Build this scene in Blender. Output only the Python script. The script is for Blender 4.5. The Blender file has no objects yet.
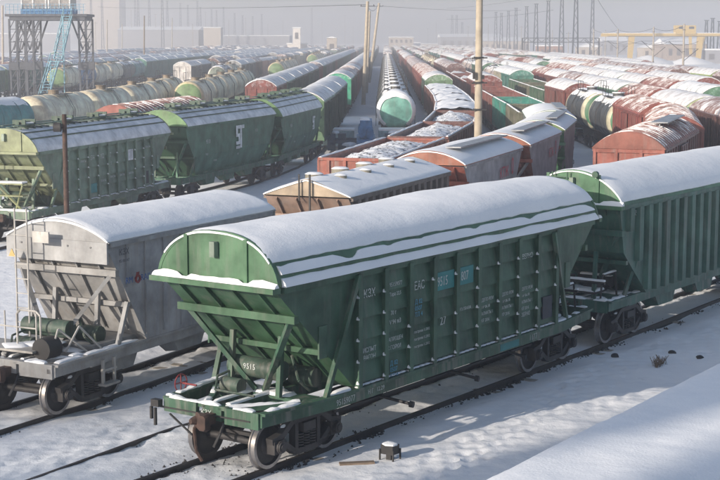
import bpy, math, random
from mathutils import Vector, Matrix, noise
random.seed(7)
R = math.radians
SC = bpy.context.scene
COL = SC.collection
# ------------------------------------------------------------------ camera
CAM_H, CAM_F, PITCH = 8.36, 1497.6, 0.13402
cd = bpy.data.cameras.new('camera'); cam = bpy.data.objects.new('camera', cd); COL.objects.link(cam)
cam.location = (0, 0, CAM_H); cam.rotation_euler = (math.pi/2 - PITCH, 0, 0)
cd.sensor_width = 36; cd.lens = CAM_F/720*36; cd.clip_start = .5; cd.clip_end = 6000
SC.camera = cam
# ------------------------------------------------------------------ light
SUN_EL = R(17); SUN_AZ = math.atan2(-.75, -.66)
w = bpy.data.worlds.new('World'); SC.world = w; w.use_nodes = True
nt = w.node_tree; sky = nt.nodes.new('ShaderNodeTexSky'); sky.sky_type = 'NISHITA'; sky.sun_disc = False
sky.sun_elevation = SUN_EL; sky.sun_rotation = SUN_AZ; sky.air_density = 1.0; sky.dust_density = 2.0; sky.ozone_density = 1.9
nt.nodes['Background'].inputs['Strength'].default_value = .14
nt.links.new(sky.outputs[0], nt.nodes['Background'].inputs[0])
sl = bpy.data.lights.new('sun', 'SUN'); sl.energy = 4.8; sl.angle = R(.6); sl.color = (1, .90, .78)
so = bpy.data.objects.new('sun', sl); COL.objects.link(so)
sdir = Vector((math.sin(SUN_AZ)*math.cos(SUN_EL), math.cos(SUN_AZ)*math.cos(SUN_EL), math.sin(SUN_EL)))
so.rotation_euler = sdir.to_track_quat('Z', 'Y').to_euler(); so.location = (-60, -60, 60)
SC.view_settings.view_transform = 'Standard'; SC.view_settings.look = 'None'; SC.view_settings.gamma = 1
SC.view_settings.use_curve_mapping = False; SC.view_settings.exposure = 0.37
SC.render.engine = 'CYCLES'
SC.cycles.max_bounces = 5; SC.cycles.diffuse_bounces = 3; SC.cycles.volume_bounces = 1; SC.cycles.glossy_bounces = 2
SC.cycles.use_denoising = True
# ------------------------------------------------------------------ materials
def nmat(name, rough=.6, metal=0):
    m = bpy.data.materials.new(name); m.use_nodes = True
    t = m.node_tree; b = t.nodes['Principled BSDF']
    b.inputs['Roughness'].default_value = rough; b.inputs['Metallic'].default_value = metal
    return m, t, b
def N(t, ty, **k):
    n = t.nodes.new(ty)
    for a, v in k.items():
        if a in n.inputs.keys(): n.inputs[a].default_value = v
        else: setattr(n, a, v)
    return n
def noise_fac(t, coord, scale, lo, hi, detail=5, stretch=None, rough=.6):
    src = coord
    if stretch:
        mp = t.nodes.new('ShaderNodeMapping'); mp.inputs['Scale'].default_value = stretch
        t.links.new(coord, mp.inputs[0]); src = mp.outputs[0]
    n = t.nodes.new('ShaderNodeTexNoise'); n.inputs['Scale'].default_value = scale; n.inputs['Detail'].default_value = detail
    n.inputs['Roughness'].default_value = rough
    t.links.new(src, n.inputs['Vector'])
    r = t.nodes.new('ShaderNodeMapRange'); r.inputs[1].default_value = lo; r.inputs[2].default_value = hi
    t.links.new(n.outputs[0], r.inputs[0])
    return r.outputs[0]
def mixc(t, fac, a, b):
    m = t.nodes.new('ShaderNodeMix'); m.data_type = 'RGBA'
    t.links.new(fac, m.inputs[0])
    for i, v in ((6, a), (7, b)):
        if isinstance(v, tuple): m.inputs[i].default_value = (*v, 1) if len(v) == 3 else v
        else: t.links.new(v, m.inputs[i])
    return m.outputs[2]
def mul(t, a, v):
    m = t.nodes.new('ShaderNodeMath'); m.operation = 'MULTIPLY'; t.links.new(a, m.inputs[0])
    if isinstance(v, (int, float)): m.inputs[1].default_value = v
    else: t.links.new(v, m.inputs[1])
    return m.outputs[0]
_pm = {}
def paint(col, rust=.35, dust=.25, frost=0.0, rough=.55, key=None):
    k = (tuple(round(c, 4) for c in col), rust, dust, frost, rough)
    if k in _pm: return _pm[k]
    m, t, b = nmat('paint_%d' % len(_pm), rough)
    tc = t.nodes.new('ShaderNodeTexCoord').outputs['Object']
    inf = t.nodes.new('ShaderNodeObjectInfo')
    ad = t.nodes.new('ShaderNodeVectorMath'); ad.operation = 'ADD'
    sc = t.nodes.new('ShaderNodeVectorMath'); sc.operation = 'SCALE'; sc.inputs[0].default_value = (37, 17, 9)
    t.links.new(inf.outputs['Random'], sc.inputs['Scale']); t.links.new(tc, ad.inputs[0]); t.links.new(sc.outputs[0], ad.inputs[1])
    c = ad.outputs[0]
    lum = sum(col)/3
    fade = tuple(min(.9, v*1.25+.025) for v in col); dark = tuple(v*.62 for v in col)
    x = mixc(t, noise_fac(t, c, 1.3, .35, .7), dark, fade)
    x = mixc(t, mul(t, noise_fac(t, c, 2.2, .5, .72, 6, (2.5, 2.5, .25)), dust*1.6), x, (.20*1+lum*.2, .18+lum*.2, .16+lum*.2))
    x = mixc(t, mul(t, noise_fac(t, c, 3.5, .6, .68, 8, (1.6, 1.6, .5), .75), rust), x, (.10, .045, .025))
    if frost:
        x = mixc(t, mul(t, noise_fac(t, c, 4.5, .5, .62, 8, None, .7), frost), x, (.75, .78, .82))
    t.links.new(x, b.inputs['Base Color'])
    bp = t.nodes.new('ShaderNodeBump'); bp.inputs['Strength'].default_value = .25; bp.inputs['Distance'].default_value = .02
    n = t.nodes.new('ShaderNodeTexNoise'); n.inputs['Scale'].default_value = 5; n.inputs['Detail'].default_value = 4; t.links.new(c, n.inputs['Vector'])
    t.links.new(n.outputs[0], bp.inputs['Height']); t.links.new(bp.outputs[0], b.inputs['Normal'])
    _pm[k] = m
    return m
def snow_mat(name, dirt=.0, dcol=(.12, .10, .09), lo=.58, hi=.7, scale=3, bump=.5):
    m, t, b = nmat(name, .85)
    tc = t.nodes.new('ShaderNodeTexCoord').outputs['Object']
    base = mixc(t, noise_fac(t, tc, .8, .3, .7), (.78, .79, .81), (.86, .865, .875))
    if dirt: base = mixc(t, mul(t, noise_fac(t, tc, scale, lo, hi, 9, None, .7), dirt), base, dcol)
    t.links.new(base, b.inputs['Base Color'])
    n = t.nodes.new('ShaderNodeTexNoise'); n.inputs['Scale'].default_value = 2.6; n.inputs['Detail'].default_value = 5
    t.links.new(tc, n.inputs['Vector'])
    bp = t.nodes.new('ShaderNodeBump'); bp.inputs['Strength'].default_value = bump; bp.inputs['Distance'].default_value = .05
    n2 = t.nodes.new('ShaderNodeTexNoise'); n2.inputs['Scale'].default_value = 26; n2.inputs['Detail'].default_value = 4
    t.links.new(tc, n2.inputs['Vector']); b2 = t.nodes.new('ShaderNodeBump'); b2.inputs['Strength'].default_value = .45; b2.inputs['Distance'].default_value = .012
    t.links.new(n2.outputs[0], b2.inputs['Height']); t.links.new(b2.outputs[0], bp.inputs['Normal'])
    t.links.new(n.outputs[0], bp.inputs['Height']); t.links.new(bp.outputs[0], b.inputs['Normal'])
    return m
SNOW = snow_mat('snow', .22, (.35, .34, .34), .62, .78, 1.6, .3)
SNOWD = snow_mat('snow_dusted', .35, (.25, .22, .2), .6, .7, 2.5)
SNOWCOAL = snow_mat('snowy_coal', .95, (.03, .03, .032), .50, .6, 5, 1)
OLDS = snow_mat('old_snow', .65, (.30, .25, .24), .42, .64, 1.4, .3); PATR = snow_mat('patchy_red_snow', .92, (.19, .075, .055), .40, .56, 1.1, .3); PATG = snow_mat('patchy_grey_snow', .8, (.16, .19, .17), .50, .66, 1.0, .3); THIN = snow_mat('thin_snow', .7, (.30, .30, .32), .42, .7, 1.3, .3)
GSNOW = snow_mat('ground_snow', .55, (.20, .17, .15), .60, .74, .9, .8)
def flat(name, col, rough=.6, metal=0, var=.35, sc=3):
    m, t, b = nmat(name, rough, metal)
    tc = t.nodes.new('ShaderNodeTexCoord').outputs['Object']
    t.links.new(mixc(t, noise_fac(t, tc, sc, .3, .7), tuple(v*(1-var) for v in col), tuple(min(1, v*(1+var)) for v in col)), b.inputs['Base Color'])
    return m
DARK = flat('grimy_steel', (.028, .026, .026), .65)
BOGIE = flat('bogie_steel', (.035, .032, .032), .6, 0, .5)
RUST = flat('rusty_steel', (.06, .034, .025), .8, 0, .6, 6)
TREAD = flat('wheel_tread', (.32, .30, .29), .35, .8)
RAILM = flat('rail_steel', (.045, .038, .036), .5, .3)
CONC = flat('concrete', (.36, .32, .27), .85, 0, .2)
CONCY = flat('concrete_warm', (.37, .32, .25), .85, 0, .22, 2)
WOOD = flat('weathered_wood', (.20, .15, .11), .9)
BARK = flat('bark', (.07, .055, .045), .9)
COAL = flat('coal', (.02, .02, .022), .8)
WHITE = flat('white_lettering', (.45, .48, .46), .7, 0, .12, 9)
CYAN = flat('cyan_patch', (.03, .19, .19), .6, 0, .2)
BLUE = flat('blue_paint', (.05, .17, .36), .55)
REDP = flat('red_paint', (.20, .025, .025), .5)
YEL = flat('yellow_paint', (.52, .37, .14), .6, 0, .15)
GALV = flat('galvanised', (.30, .31, .33), .5, .4)
GLASSD = flat('dark_window', (.05, .06, .08), .2)
GREEN = (.027, .088, .047); GREEN2 = (.030, .088, .062); LIME = (.20, .27, .12); BRIGHT = (.03, .34, .19)
GREY = (.32, .32, .33); ORANGE = (.26, .066, .042); MAROON = (.15, .043, .032); REDB = (.20, .045, .032)
OLIVE = (.12, .12, .075); TEAL = (.03, .14, .12); CREAM = (.80, .68, .50)
# ------------------------------------------------------------------ mesh builder
class MB:
    def __init__(s): s.v = []; s.f = []; s.m = []
    def add(s, vs, fs, m=0):
        b = len(s.v); s.v += [tuple(p) for p in vs]
        for f in fs: s.f.append(tuple(b+i for i in f)); s.m.append(m)
    def box(s, x0, x1, y0, y1, z0, z1, m=0):
        s.add([(x0,y0,z0),(x1,y0,z0),(x1,y1,z0),(x0,y1,z0),(x0,y0,z1),(x1,y0,z1),(x1,y1,z1),(x0,y1,z1)],
              [(0,3,2,1),(4,5,6,7),(0,1,5,4),(1,2,6,5),(2,3,7,6),(3,0,4,7)], m)
    def bar(s, p, q, w, h=None, m=0, up=(0,0,1)):
        h = h or w; p = Vector(p); q = Vector(q); d = (q-p).normalized(); u = Vector(up)
        if abs(d.dot(u)) > .95: u = Vector((1,0,0))
        a = d.cross(u).normalized()*w/2; b = a.cross(d).normalized()*h/2
        vs = [p-a-b, p+a-b, p+a+b, p-a+b, q-a-b, q+a-b, q+a+b, q-a+b]
        s.add(vs, [(0,1,2,3),(7,6,5,4),(0,4,5,1),(1,5,6,2),(2,6,7,3),(3,7,4,0)], m)
    def cyl(s, p, q, r, n=12, m=0, r2=None, cap=True):
        r2 = r if r2 is None else r2
        p = Vector(p); q = Vector(q); d = (q-p).normalized(); u = Vector((0,0,1)) if abs(d.z) < .9 else Vector((1,0,0))
        a = d.cross(u).normalized(); b = a.cross(d)
        vs = [p+(a*math.cos(2*math.pi*i/n)+b*math.sin(2*math.pi*i/n))*r for i in range(n)]
        vs += [q+(a*math.cos(2*math.pi*i/n)+b*math.sin(2*math.pi*i/n))*r2 for i in range(n)]
        fs = [(i, (i+1) % n, n+(i+1) % n, n+i) for i in range(n)]
        if cap: fs += [tuple(range(n-1, -1, -1)), tuple(range(n, 2*n))]
        s.add(vs, fs, m)
    def loft(s, rings, m=0, closed=True, caps=True, mf=None):
        n = len(rings[0]); b = len(s.v)
        for r in rings: s.v += [tuple(p) for p in r]
        for k in range(len(rings)-1):
            for i in range(n if closed else n-1):
                j = (i+1) % n
                s.f.append((b+k*n+i, b+k*n+j, b+(k+1)*n+j, b+(k+1)*n+i)); s.m.append(mf(k, i) if mf else m)
        if caps and closed:
            s.f.append(tuple(b+i for i in range(n-1, -1, -1))); s.m.append(m)
            s.f.append(tuple(b+(len(rings)-1)*n+i for i in range(n))); s.m.append(m)
    def prism_x(s, prof, x0, x1, m=0): s.loft([[(x0, y, z) for y, z in prof], [(x1, y, z) for y, z in prof]], m)
    def prism_y(s, prof, y0, y1, m=0): s.loft([[(x, y0, z) for x, z in prof], [(x, y1, z) for x, z in prof]], m)
    def tube(s, pts, r, n=6, m=0):
        for a, b in zip(pts, pts[1:]): s.cyl(a, b, r, n, m)
    def ring(s, c, R_, r, axis='y', n=16, m=0):
        c = Vector(c); pts = []
        for i in range(n+1):
            a = 2*math.pi*i/n
            o = {'y': (math.cos(a), 0, math.sin(a)), 'x': (0, math.cos(a), math.sin(a)), 'z': (math.cos(a), math.sin(a), 0)}[axis]
            pts.append(c+Vector(o)*R_)
        s.tube(pts, r, 5, m)
    def lathe_y(s, cx, cz, prof, n=24, m=0, mf=None):   # prof of (y, r) about the y axis
        s.loft([[(cx+r*math.cos(2*math.pi*i/n), y, cz+r*math.sin(2*math.pi*i/n)) for i in range(n)] for y, r in prof], m, True, True, mf)
    def lathe_x(s, cy, cz, prof, n=24, m=0, mf=None):
        s.loft([[(x, cy+r*math.cos(2*math.pi*i/n), cz+r*math.sin(2*math.pi*i/n)) for i in range(n)] for x, r in prof], m, True, True, mf)
    def build(s, name, mats, parent=None, smooth=True, fix=True):
        me = bpy.data.meshes.new(name); me.from_pydata(s.v, [], s.f)
        if not isinstance(mats, (list, tuple)): mats = [mats]
        for m in mats: me.materials.append(m)
        me.polygons.foreach_set('material_index', s.m)
        if fix:
            import bmesh
            bm = bmesh.new(); bm.from_mesh(me); bmesh.ops.recalc_face_normals(bm, faces=bm.faces); bm.to_mesh(me); bm.free()
        if smooth:
            me.polygons.foreach_set('use_smooth', [True]*len(me.polygons)); me.set_sharp_from_angle(angle=R(38))
        me.update()
        o = bpy.data.objects.new(name, me); COL.objects.link(o); o.parent = parent
        return o
def tag(o, label=None, cat=None, group=None, kind=None):
    if label: o['label'] = label
    if cat: o['category'] = cat
    if group: o['group'] = group
    if kind: o['kind'] = kind
    return o
def empty(name, loc=(0,0,0), rz=0):
    o = bpy.data.objects.new(name, None); COL.objects.link(o); o.location = loc; o.rotation_euler = (0, 0, rz)
    o.empty_display_size = .3
    return o
KIDS = {}
def copy_tree(o, parent=None):
    c = o.copy(); COL.objects.link(c); c.parent = parent
    for k in [x for x in o.children]:
        copy_tree(k, c)
    return c
def text(s, size, loc, parent, mat, name='lettering', rot=(math.pi/2, 0, 0), xs=1, align='LEFT'):
    cu = bpy.data.curves.new('t', 'FONT'); cu.body = s; cu.size = size; cu.extrude = .002; cu.align_x = align; cu.resolution_u = 2
    to = bpy.data.objects.new('t', cu); COL.objects.link(to)
    dg = bpy.context.evaluated_depsgraph_get(); me = bpy.data.meshes.new_from_object(to.evaluated_get(dg))
    bpy.data.objects.remove(to); me.name = name; me.materials.clear(); me.materials.append(mat)
    o = bpy.data.objects.new(name, me); COL.objects.link(o); o.parent = parent; o.location = loc; o.rotation_euler = rot; o.scale = (xs, 1, 1)
    return o
def ribbon(m, P, wd, th, gap=.3, step=.06):
    P = [Vector(p) for p in P]; sd = random.random()*60; pts = []
    for a, b in zip(P, P[1:]):
        n = max(2, int((b-a).length/step))
        for k in range(n): pts.append((a+(b-a)*k/n, (b-a).normalized()))
    run = []
    def flush():
        if len(run) > 2: m.loft(run[:])
        run.clear()
    for i, (p, d) in enumerate(pts):
        g = noise.fractal(Vector((p.x*1.7+sd, p.y*1.7, sd)), 1, 2, 3)
        if g < -gap: flush(); continue
        l = Vector((-d.y, d.x, 0)); k = min(1, (g+gap)*2.2+.15); hw = wd/2*(.55+.45*k)*(1+.25*noise.noise(Vector((p.x*6, p.y*6, sd)))); h = th*k*(1+.5*g)
        run.append([p-l*hw, p+l*hw, p+l*hw*.8+Vector((0, 0, h*.7)), p+Vector((0, 0, h)), p-l*hw*.8+Vector((0, 0, h*.7))])
    flush()
def fbm(x, y, z=0, o=4): return noise.fractal(Vector((x, y, z)), 1.0, 2.0, o)
# ------------------------------------------------------------------ track lines
class Track:
    def __init__(s, pts, x0=None, yend=900):
        # pts: centre-line points, then straight at slope .0166 up to yend
        P = [Vector(p) for p in pts]
        if x0 is not None:
            y = max([p.y for p in P], default=60) + 25
            while y < yend: P.append(Vector((x0+.0166*y, y))); y += 60
            P.append(Vector((x0+.0166*yend, yend)))
        out = []
        for i in range(len(P)-1):
            p0 = P[max(0, i-1)]; p1 = P[i]; p2 = P[i+1]; p3 = P[min(len(P)-1, i+2)]
            L = (p2-p1).length; m1 = (p2-p0)/max((p2-p1).length+(p1-p0).length, 1e-6)*L; m2 = (p3-p1)/((p3-p2).length+(p2-p1).length)*L
            n = max(2, int(L/1.0))
            for k in range(n):
                t = k/n; out.append((2*t**3-3*t*t+1)*p1+(t**3-2*t*t+t)*m1+(-2*t**3+3*t*t)*p2+(t**3-t*t)*m2)
        out.append(P[-1]); s.p = out; s.s = [0]
        for a, b in zip(out, out[1:]): s.s.append(s.s[-1]+(b-a).length)
    def at(s, d):
        import bisect
        i = min(max(bisect.bisect_right(s.s, d)-1, 0), len(s.p)-2)
        return s.p[i]+(s.p[i+1]-s.p[i])*((d-s.s[i])/(s.s[i+1]-s.s[i]))
    def s_at_y(s, y):
        for i in range(len(s.p)-1):
            if s.p[i].y <= y <= s.p[i+1].y: return s.s[i]+(y-s.p[i].y)/(s.p[i+1].y-s.p[i].y)*(s.s[i+1]-s.s[i])
        return 0
HA = 0.61338
ca, sa = math.sin(HA), math.cos(HA)
AX, AY = 1.034, 33.943
def online(s): return (AX+ca*s, AY+sa*s)
T0 = Track([online(-24), online(-8), online(0), online(14), (16.4, 57.2), (20.4, 70), (21.8, 84), (22.5, 97)], 20.9)
T2 = Track([(-13.3, 23.8), (-10.5, 28.4), (-7.6, 33.06), (-4.75, 38.3), (-1.5, 45.3), (2.45, 55.3), (6.1, 66), (9, 76.5), (11.2, 88), (12.2, 105), (12.7, 128)], 10.6)
T1 = Track([(4.5, 51.0), (10.5, 60.2), (15.0, 73.2), (17.0, 81), (17.9, 90), (18.5, 104), (18.7, 120)], 16.4)
T3 = Track([(-6, 46), (-.5, 60.5), (3.0, 75.5), (5.5, 91), (6.9, 108), (7.8, 130), (8.3, 160)], 5.6)
T4 = Track([(2.0, 92), (2.6, 105)], .85)
T5 = Track([(-19, 50), (-14.6, 61.8), (-11, 73.5), (-6.9, 87.3), (-4.3, 102.5), (-3.3, 125), (-2.4, 164)], -5.0)
T6 = Track([(-24, 66), (-14.6, 84), (-11.2, 98.5), (-9.9, 115), (-9.1, 137)], -11.3)
T7 = Track([(-34, 84), (-25.5, 103), (-22.8, 114), (-21.3, 126), (-20.5, 138)], -23.2)
T8 = Track([(-19, 118), (-16.6, 145)], -19)
X = lambda x0, y0=100: Track([(x0+.0166*y0, y0)], x0)
TL = {k: X(k) for k in (-25.5, -29.5, -32.4, -37, -42, -46.6, -54, -60, -67, -75, -83, -92)}
TR = {k: X(k, 80) for k in (26.4, 31.2, 36, 40.3, 45)}
# ------------------------------------------------------------------ ground
from mathutils.geometry import intersect_point_line
def near_rail(x, y):
    v = Vector((x, y)); best = 9
    for T in (T0, T2):
        for i in range(0, len(T.p)-1, 1):
            if abs(T.p[i].y-y) < 3 and abs(T.p[i].x-x) < 3:
                c, t = intersect_point_line(v, T.p[i], T.p[i+1])
                if -.1 <= t <= 1.1: best = min(best, (v-c).length)
    return best
def ground():
    m = MB(); nx, ny = 225, 300; x0, x1, y0, y1 = -9.5, 13., 24., 54.
    rg = random.Random(5); prints = {}
    def walk(v0, u0, u1, wob):
        u = u0; side = 1
        while u < u1:
            v = v0+wob*math.sin(u*.35+v0)+side*.11+rg.gauss(0, .03); X_ = AX+ca*u+sa*v; Y_ = AY+sa*u-ca*v
            prints.setdefault((int(X_//1), int(Y_//1)), []).append((X_, Y_, rg.uniform(.02, .045))); u += rg.uniform(.27, .42); side = -side
    walk(2.6, -8, 22, .35); walk(3.1, -6, 22, .5); walk(3.5, -7, 20, .4); walk(2.2, 2, 16, .3); walk(-3.4, -12, 8, .4); walk(-3.0, -12, 6, .3); walk(-3.9, -12, 4, .5); walk(4.3, 2, 20, .6)
    for j in range(ny+1):
        for i in range(nx+1):
            x = x0+(x1-x0)*i/nx; y = y0+(y1-y0)*j/ny
            d = near_rail(x, y)
            z = -.13+.05*fbm(x*.35, y*.35)
            if d > 1.0: z += .10*min(1, (d-1.0)/.7)*(1+.25*fbm(x, y, 3))
            if d < .70: z += .03+.035*fbm(x*2.2, y*2.2)
            if d > 1.5: z += .014*fbm(x*1.6, y*1.6, 5)+.010*fbm(x*5, y*5, 8)
            gx, gy = int(x//1), int(y//1)
            for aa in (-1, 0, 1):
                for bb in (-1, 0, 1):
                    for (px_, py_, dp) in prints.get((gx+aa, gy+bb), ()):
                        u = (x-px_)*ca+(y-py_)*sa; v = (x-px_)*sa-(y-py_)*ca; q = (u/.17)**2+(v/.10)**2
                        if q < 6: z -= dp*math.exp(-q*.9)-.35*dp*math.exp(-(math.sqrt(q)-1.5)**2*3)
            edge = min(i, nx-i, j, ny-j)
            if edge < 10: z = z*(edge/10)+(-.12)*(1-edge/10)
            m.v.append((x, y, z))
    for j in range(ny):
        for i in range(nx):
            a = j*(nx+1)+i; m.f.append((a, a+1, a+nx+2, a+nx+1)); m.m.append(0)
    # far sheet around the fine patch
    b = len(m.v); XS = (-1200, x0, x1, 1200); YS = (-300, y0, y1, 2300)
    for y in YS:
        for x in XS: m.v.append((x, y, -.12))
    for j in range(3):
        for i in range(3):
            if i == 1 and j == 1: continue
            a = b+j*4+i; m.f.append((a, a+1, a+5, a+4)); m.m.append(0)
    o = m.build('ground', GSNOW, fix=False); tag(o, 'snow covered ground of the rail yard', None, None, 'structure')
ground()
def rails(name, T, s0, s1, label, step=3, sleepers=False, offs=(-.76, .76)):
    m = MB(); n = max(2, int((s1-s0)/step))
    for side in offs:
        rings = []
        for k in range(n+1):
            s = s0+(s1-s0)*k/n; p = T.at(s); q = T.at(min(s+.5, T.s[-1])); p2 = T.at(s-.5) if s > .5 else p
            d = (q-p2).normalized() if (q-p2).length > 0 else Vector((0, 1)); l = Vector((-d.y, d.x)); c = p+l*side
            prof = [(-.07, -.18), (.07, -.18), (.07, -.16), (.012, -.14), (.012, -.045), (.037, -.035), (.037, 0), (-.037, 0), (-.037, -.035), (-.012, -.045), (-.012, -.14), (-.07, -.16)]
            rings.append([(c.x+l.x*a, c.y+l.y*a, z) for a, z in prof])
        m.loft(rings)
    if sleepers:
        for k in range(int((s1-s0)/.55)):
            s = s0+k*.55; p = T.at(s); q = T.at(s+.4); d = (q-p).normalized(); l = Vector((-d.y, d.x))
            if random.random() < .45: m.bar((*(p-l*1.33), -.20), (*(p+l*1.33), -.20), .25, .12, 1)
    o = m.build(name, [RAILM, CONC]); tag(o, label, None, None, 'structure'); return o
rails('railway_track', T0, 4, 120, 'rails under the green grain hoppers', 2, True)
rails('railway_track', T2, 0, 110, 'rails under the grey hopper train', 2, True)
for T, a, b in ((T1, 8, 120), (T3, 12, 300), (T4, 0, 300), (T5, 2, 250), (T6, 2, 250), (T7, 2, 200), (T8, 2, 200), (T2, 110, 300), (T0, 120, 300)):
    rails('railway_track', T, a, b, 'snow lined rails of the yard', 6)
for T in list(TL.values())+list(TR.values()): rails('railway_track', T, 2, 320, 'snow lined rails of the yard', 40)
TS = Track([(-8.2, 24.6), (-5.0, 30.0), (-3.95, 31.75), (-1.1, 35.3), (2.5, 40.6)])
rails('turnout_rail', TS, 0, TS.s[-1]-1, 'extra rail of a turnout beside the near track', 1, False, (0,))

m = MB(); rn = random.Random(3)
def stones(T, s0, s1, n, sp):
    for _ in range(n):
        s_ = rn.uniform(s0, s1); p = T.at(s_); q = T.at(s_+.5); d = (q-p).normalized(); l = Vector((-d.y, d.x)); off = rn.choice((-.76, .76))+rn.gauss(0, sp)
        if noise.noise(Vector((s_*.8, off*2, 3))) < -.05: continue
        c = p+l*off; r_ = rn.uniform(.02, .065)
        vs = [(c.x+r_*math.cos(a)*rn.uniform(.7, 1.2), c.y+r_*math.sin(a)*rn.uniform(.7, 1.2), -.15) for a in (0, 1.3, 2.6, 3.9, 5.1)]+[(c.x+rn.uniform(-.02, .02), c.y, -.12+r_*rn.uniform(.4, 1.0))]
        m.add(vs, [(0, 1, 5), (1, 2, 5), (2, 3, 5), (3, 4, 5), (4, 0, 5)])
stones(T0, 8, 60, 5200, .13); stones(T2, 6, 40, 1500, .1); stones(T0, 7, 22, 2600, .35)
for _ in range(500):
    s_ = rn.uniform(0, 12); p = TS.at(s_); c = Vector((p.x+rn.gauss(0, .12), p.y+rn.gauss(0, .1))); r_ = rn.uniform(.02, .05)
    m.add([(c.x+r_*math.cos(a), c.y+r_*math.sin(a), -.15) for a in (0, 2.1, 4.2)]+[(c.x, c.y, -.11+r_*.6)], [(0, 1, 3), (1, 2, 3), (2, 0, 3)])
tag(m.build('ballast', DARK, smooth=False), 'dark ballast stones showing through snow along the near rails', None, None, 'stuff')
# ------------------------------------------------------------------ bogies
def wheelset_mb(x):
    m = MB()
    for s in (-1, 1):
        prof = [(s*.70, .10), (s*.70, .13), (s*.745, .20), (s*.735, .40), (s*.715, .425), (s*.715, .505), (s*.745, .505), (s*.757, .478), (s*.85, .474), (s*.85, .405), (s*.79, .38), (s*.80, .20), (s*.87, .12), (s*.87, .10)]
        m.lathe_y(x, .475, prof, 28, 0, lambda k, i: 1 if 5 <= k <= 8 else 0)
    m.cyl((x, -1.1, .475), (x, 1.1, .475), .075, 10)
    for s in (-1, 1): m.cyl((x, s*.98, .475), (x, s*1.16, .475), .13, 12)
    return m
def sideframe_mb(s):
    m = MB(); y0, y1 = s*.93, s*1.09
    def pr(a, b, w): m.bar((a[0], s*1.01, a[1]), (b[0], s*1.01, b[1]), .16, w)
    top = [(-1.13, .60), (-.80, .66), (-.48, .88), (.48, .88), (.80, .66), (1.13, .60)]
    for a, b in zip(top, top[1:]): pr(a, b, .12)
    bot = [(-.74, .50), (-.38, .24), (.38, .24), (.74, .50)]
    for a, b in zip(bot, bot[1:]): pr(a, b, .11)
    for x in (-.36, .36): pr((x, .28), (x, .86), .10)
    for x in (-.925, .925):
        m.box(x-.17, x+.17, min(y0, y1)-.02, max(y0, y1)+.02, .34, .60)
        m.cyl((x, s*1.05, .475), (x, s*1.19, .475), .115, 12)
        m.cyl((x, s*1.18, .475), (x, s*1.21, .475), .07, 8)
    m.box(-.2, .2, min(s*.9, s*1.14), max(s*.9, s*1.14), .62, .80)
    return m
def spring_mb(s):
    m = MB()
    for dx in (-.2, 0, .2):
        for k in range(6): m.cyl((dx, s*1.03, .29+k*.055), (dx, s*1.03, .315+k*.055), .085, 10)
    return m
def snowbits(m, pts, n=2):
    for (x, y, z, a, b, c) in pts:
        rr = []
        for k, (f, h) in enumerate(((1, 0), (.9, .5), (.55, .85), (.08, 1))):
            rr.append([(x+a*f*math.cos(t*math.pi/4)*(1+.25*math.sin(3*t+x*9)), y+b*f*math.sin(t*math.pi/4)*(1+.2*math.cos(2*t+y*7)), z+c*h) for t in range(8)])
        m.loft(rr)
def make_bogie(parent, x, lod=0, mat=BOGIE):
    if lod == 0:
        m = MB(); m.box(-.25, .25, -.98, .98, .55, .86); m.box(-.3, .3, -.35, .35, .86, .95)
        for xx in (-.55, .55): m.box(xx-.05, xx+.05, -.66, .66, .40, .52); m.bar((xx, -.6, .45), (0, 0, .5), .06)
        b = m.build('bogie', mat, parent)
        for xx in (-.925, .925): wheelset_mb(xx).build('wheelset', [mat, TREAD], b)
        for s in (-1, 1):
            sideframe_mb(s).build('side_frame', mat, b); spring_mb(s).build('coil_spring', mat, b)
        m = MB(); snowbits(m, [(xx, s*1.0, z, .16, .07, .05) for s in (-1, 1) for xx, z in ((-.92, .62), (.92, .62), (-.1, .93), (.25, .94), (-.6, .80))])
        tag(m.build('snow_patch', SNOW, b), kind='stuff')
    else:
        m = MB()
        for xx in (-.925, .925):
            for s in (-1, 1): m.lathe_y(xx, .475, [(s*.71, .1), (s*.71, .5), (s*.755, .5), (s*.85, .47), (s*.85, .1)], 14)
            m.cyl((xx, -.7, .475), (xx, .7, .475), .08, 6)
        for s in (-1, 1):
            for a, b in (((-1.1, .6), (-.5, .85)), ((-.5, .85), (.5, .85)), ((.5, .85), (1.1, .6)), ((-.75, .45), (-.35, .25)), ((-.35, .25), (.35, .25)), ((.35, .25), (.75, .45))):
                m.bar((a[0], s*1.0, a[1]), (b[0], s*1.0, b[1]), .15, .13)
            m.box(-.25, .25, s*1.0-.1, s*1.0+.1, .3, .8)
        b = m.build('bogie', mat, parent)
    b.location.x = x
    return b
def make_coupler(parent, x, d, mat=RUST):
    m = MB(); m.box(min(x, x+d*.5), max(x, x+d*.5), -.10, .10, .95, 1.15)
    def rg(t, y0, y1, z0, z1, c=.04): X_ = x+d*t; return [(X_, y0+c, z0), (X_, y1-c, z0), (X_, y1, z0+c), (X_, y1, z1-c), (X_, y1-c, z1), (X_, y0+c, z1), (X_, y0, z1-c), (X_, y0, z0+c)]
    m.loft([rg(.38, -.12, .12, .93, 1.17), rg(.55, -.22, .16, .88, 1.21), rg(.72, -.23, .02, .87, 1.21), rg(.84, -.22, -.06, .90, 1.19)])
    m.loft([rg(.5, .02, .17, .95, 1.14), rg(.7, .08, .20, .97, 1.12), rg(.82, .12, .2, .98, 1.1)])
    m.build('coupler', mat, parent); m = MB()
    m.tube([(x, -.3, .98), (x+d*.25, -.32, .8), (x+d*.45, -.25, .55)], .03)
    return m.build('air_hose', DARK, parent)
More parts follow.
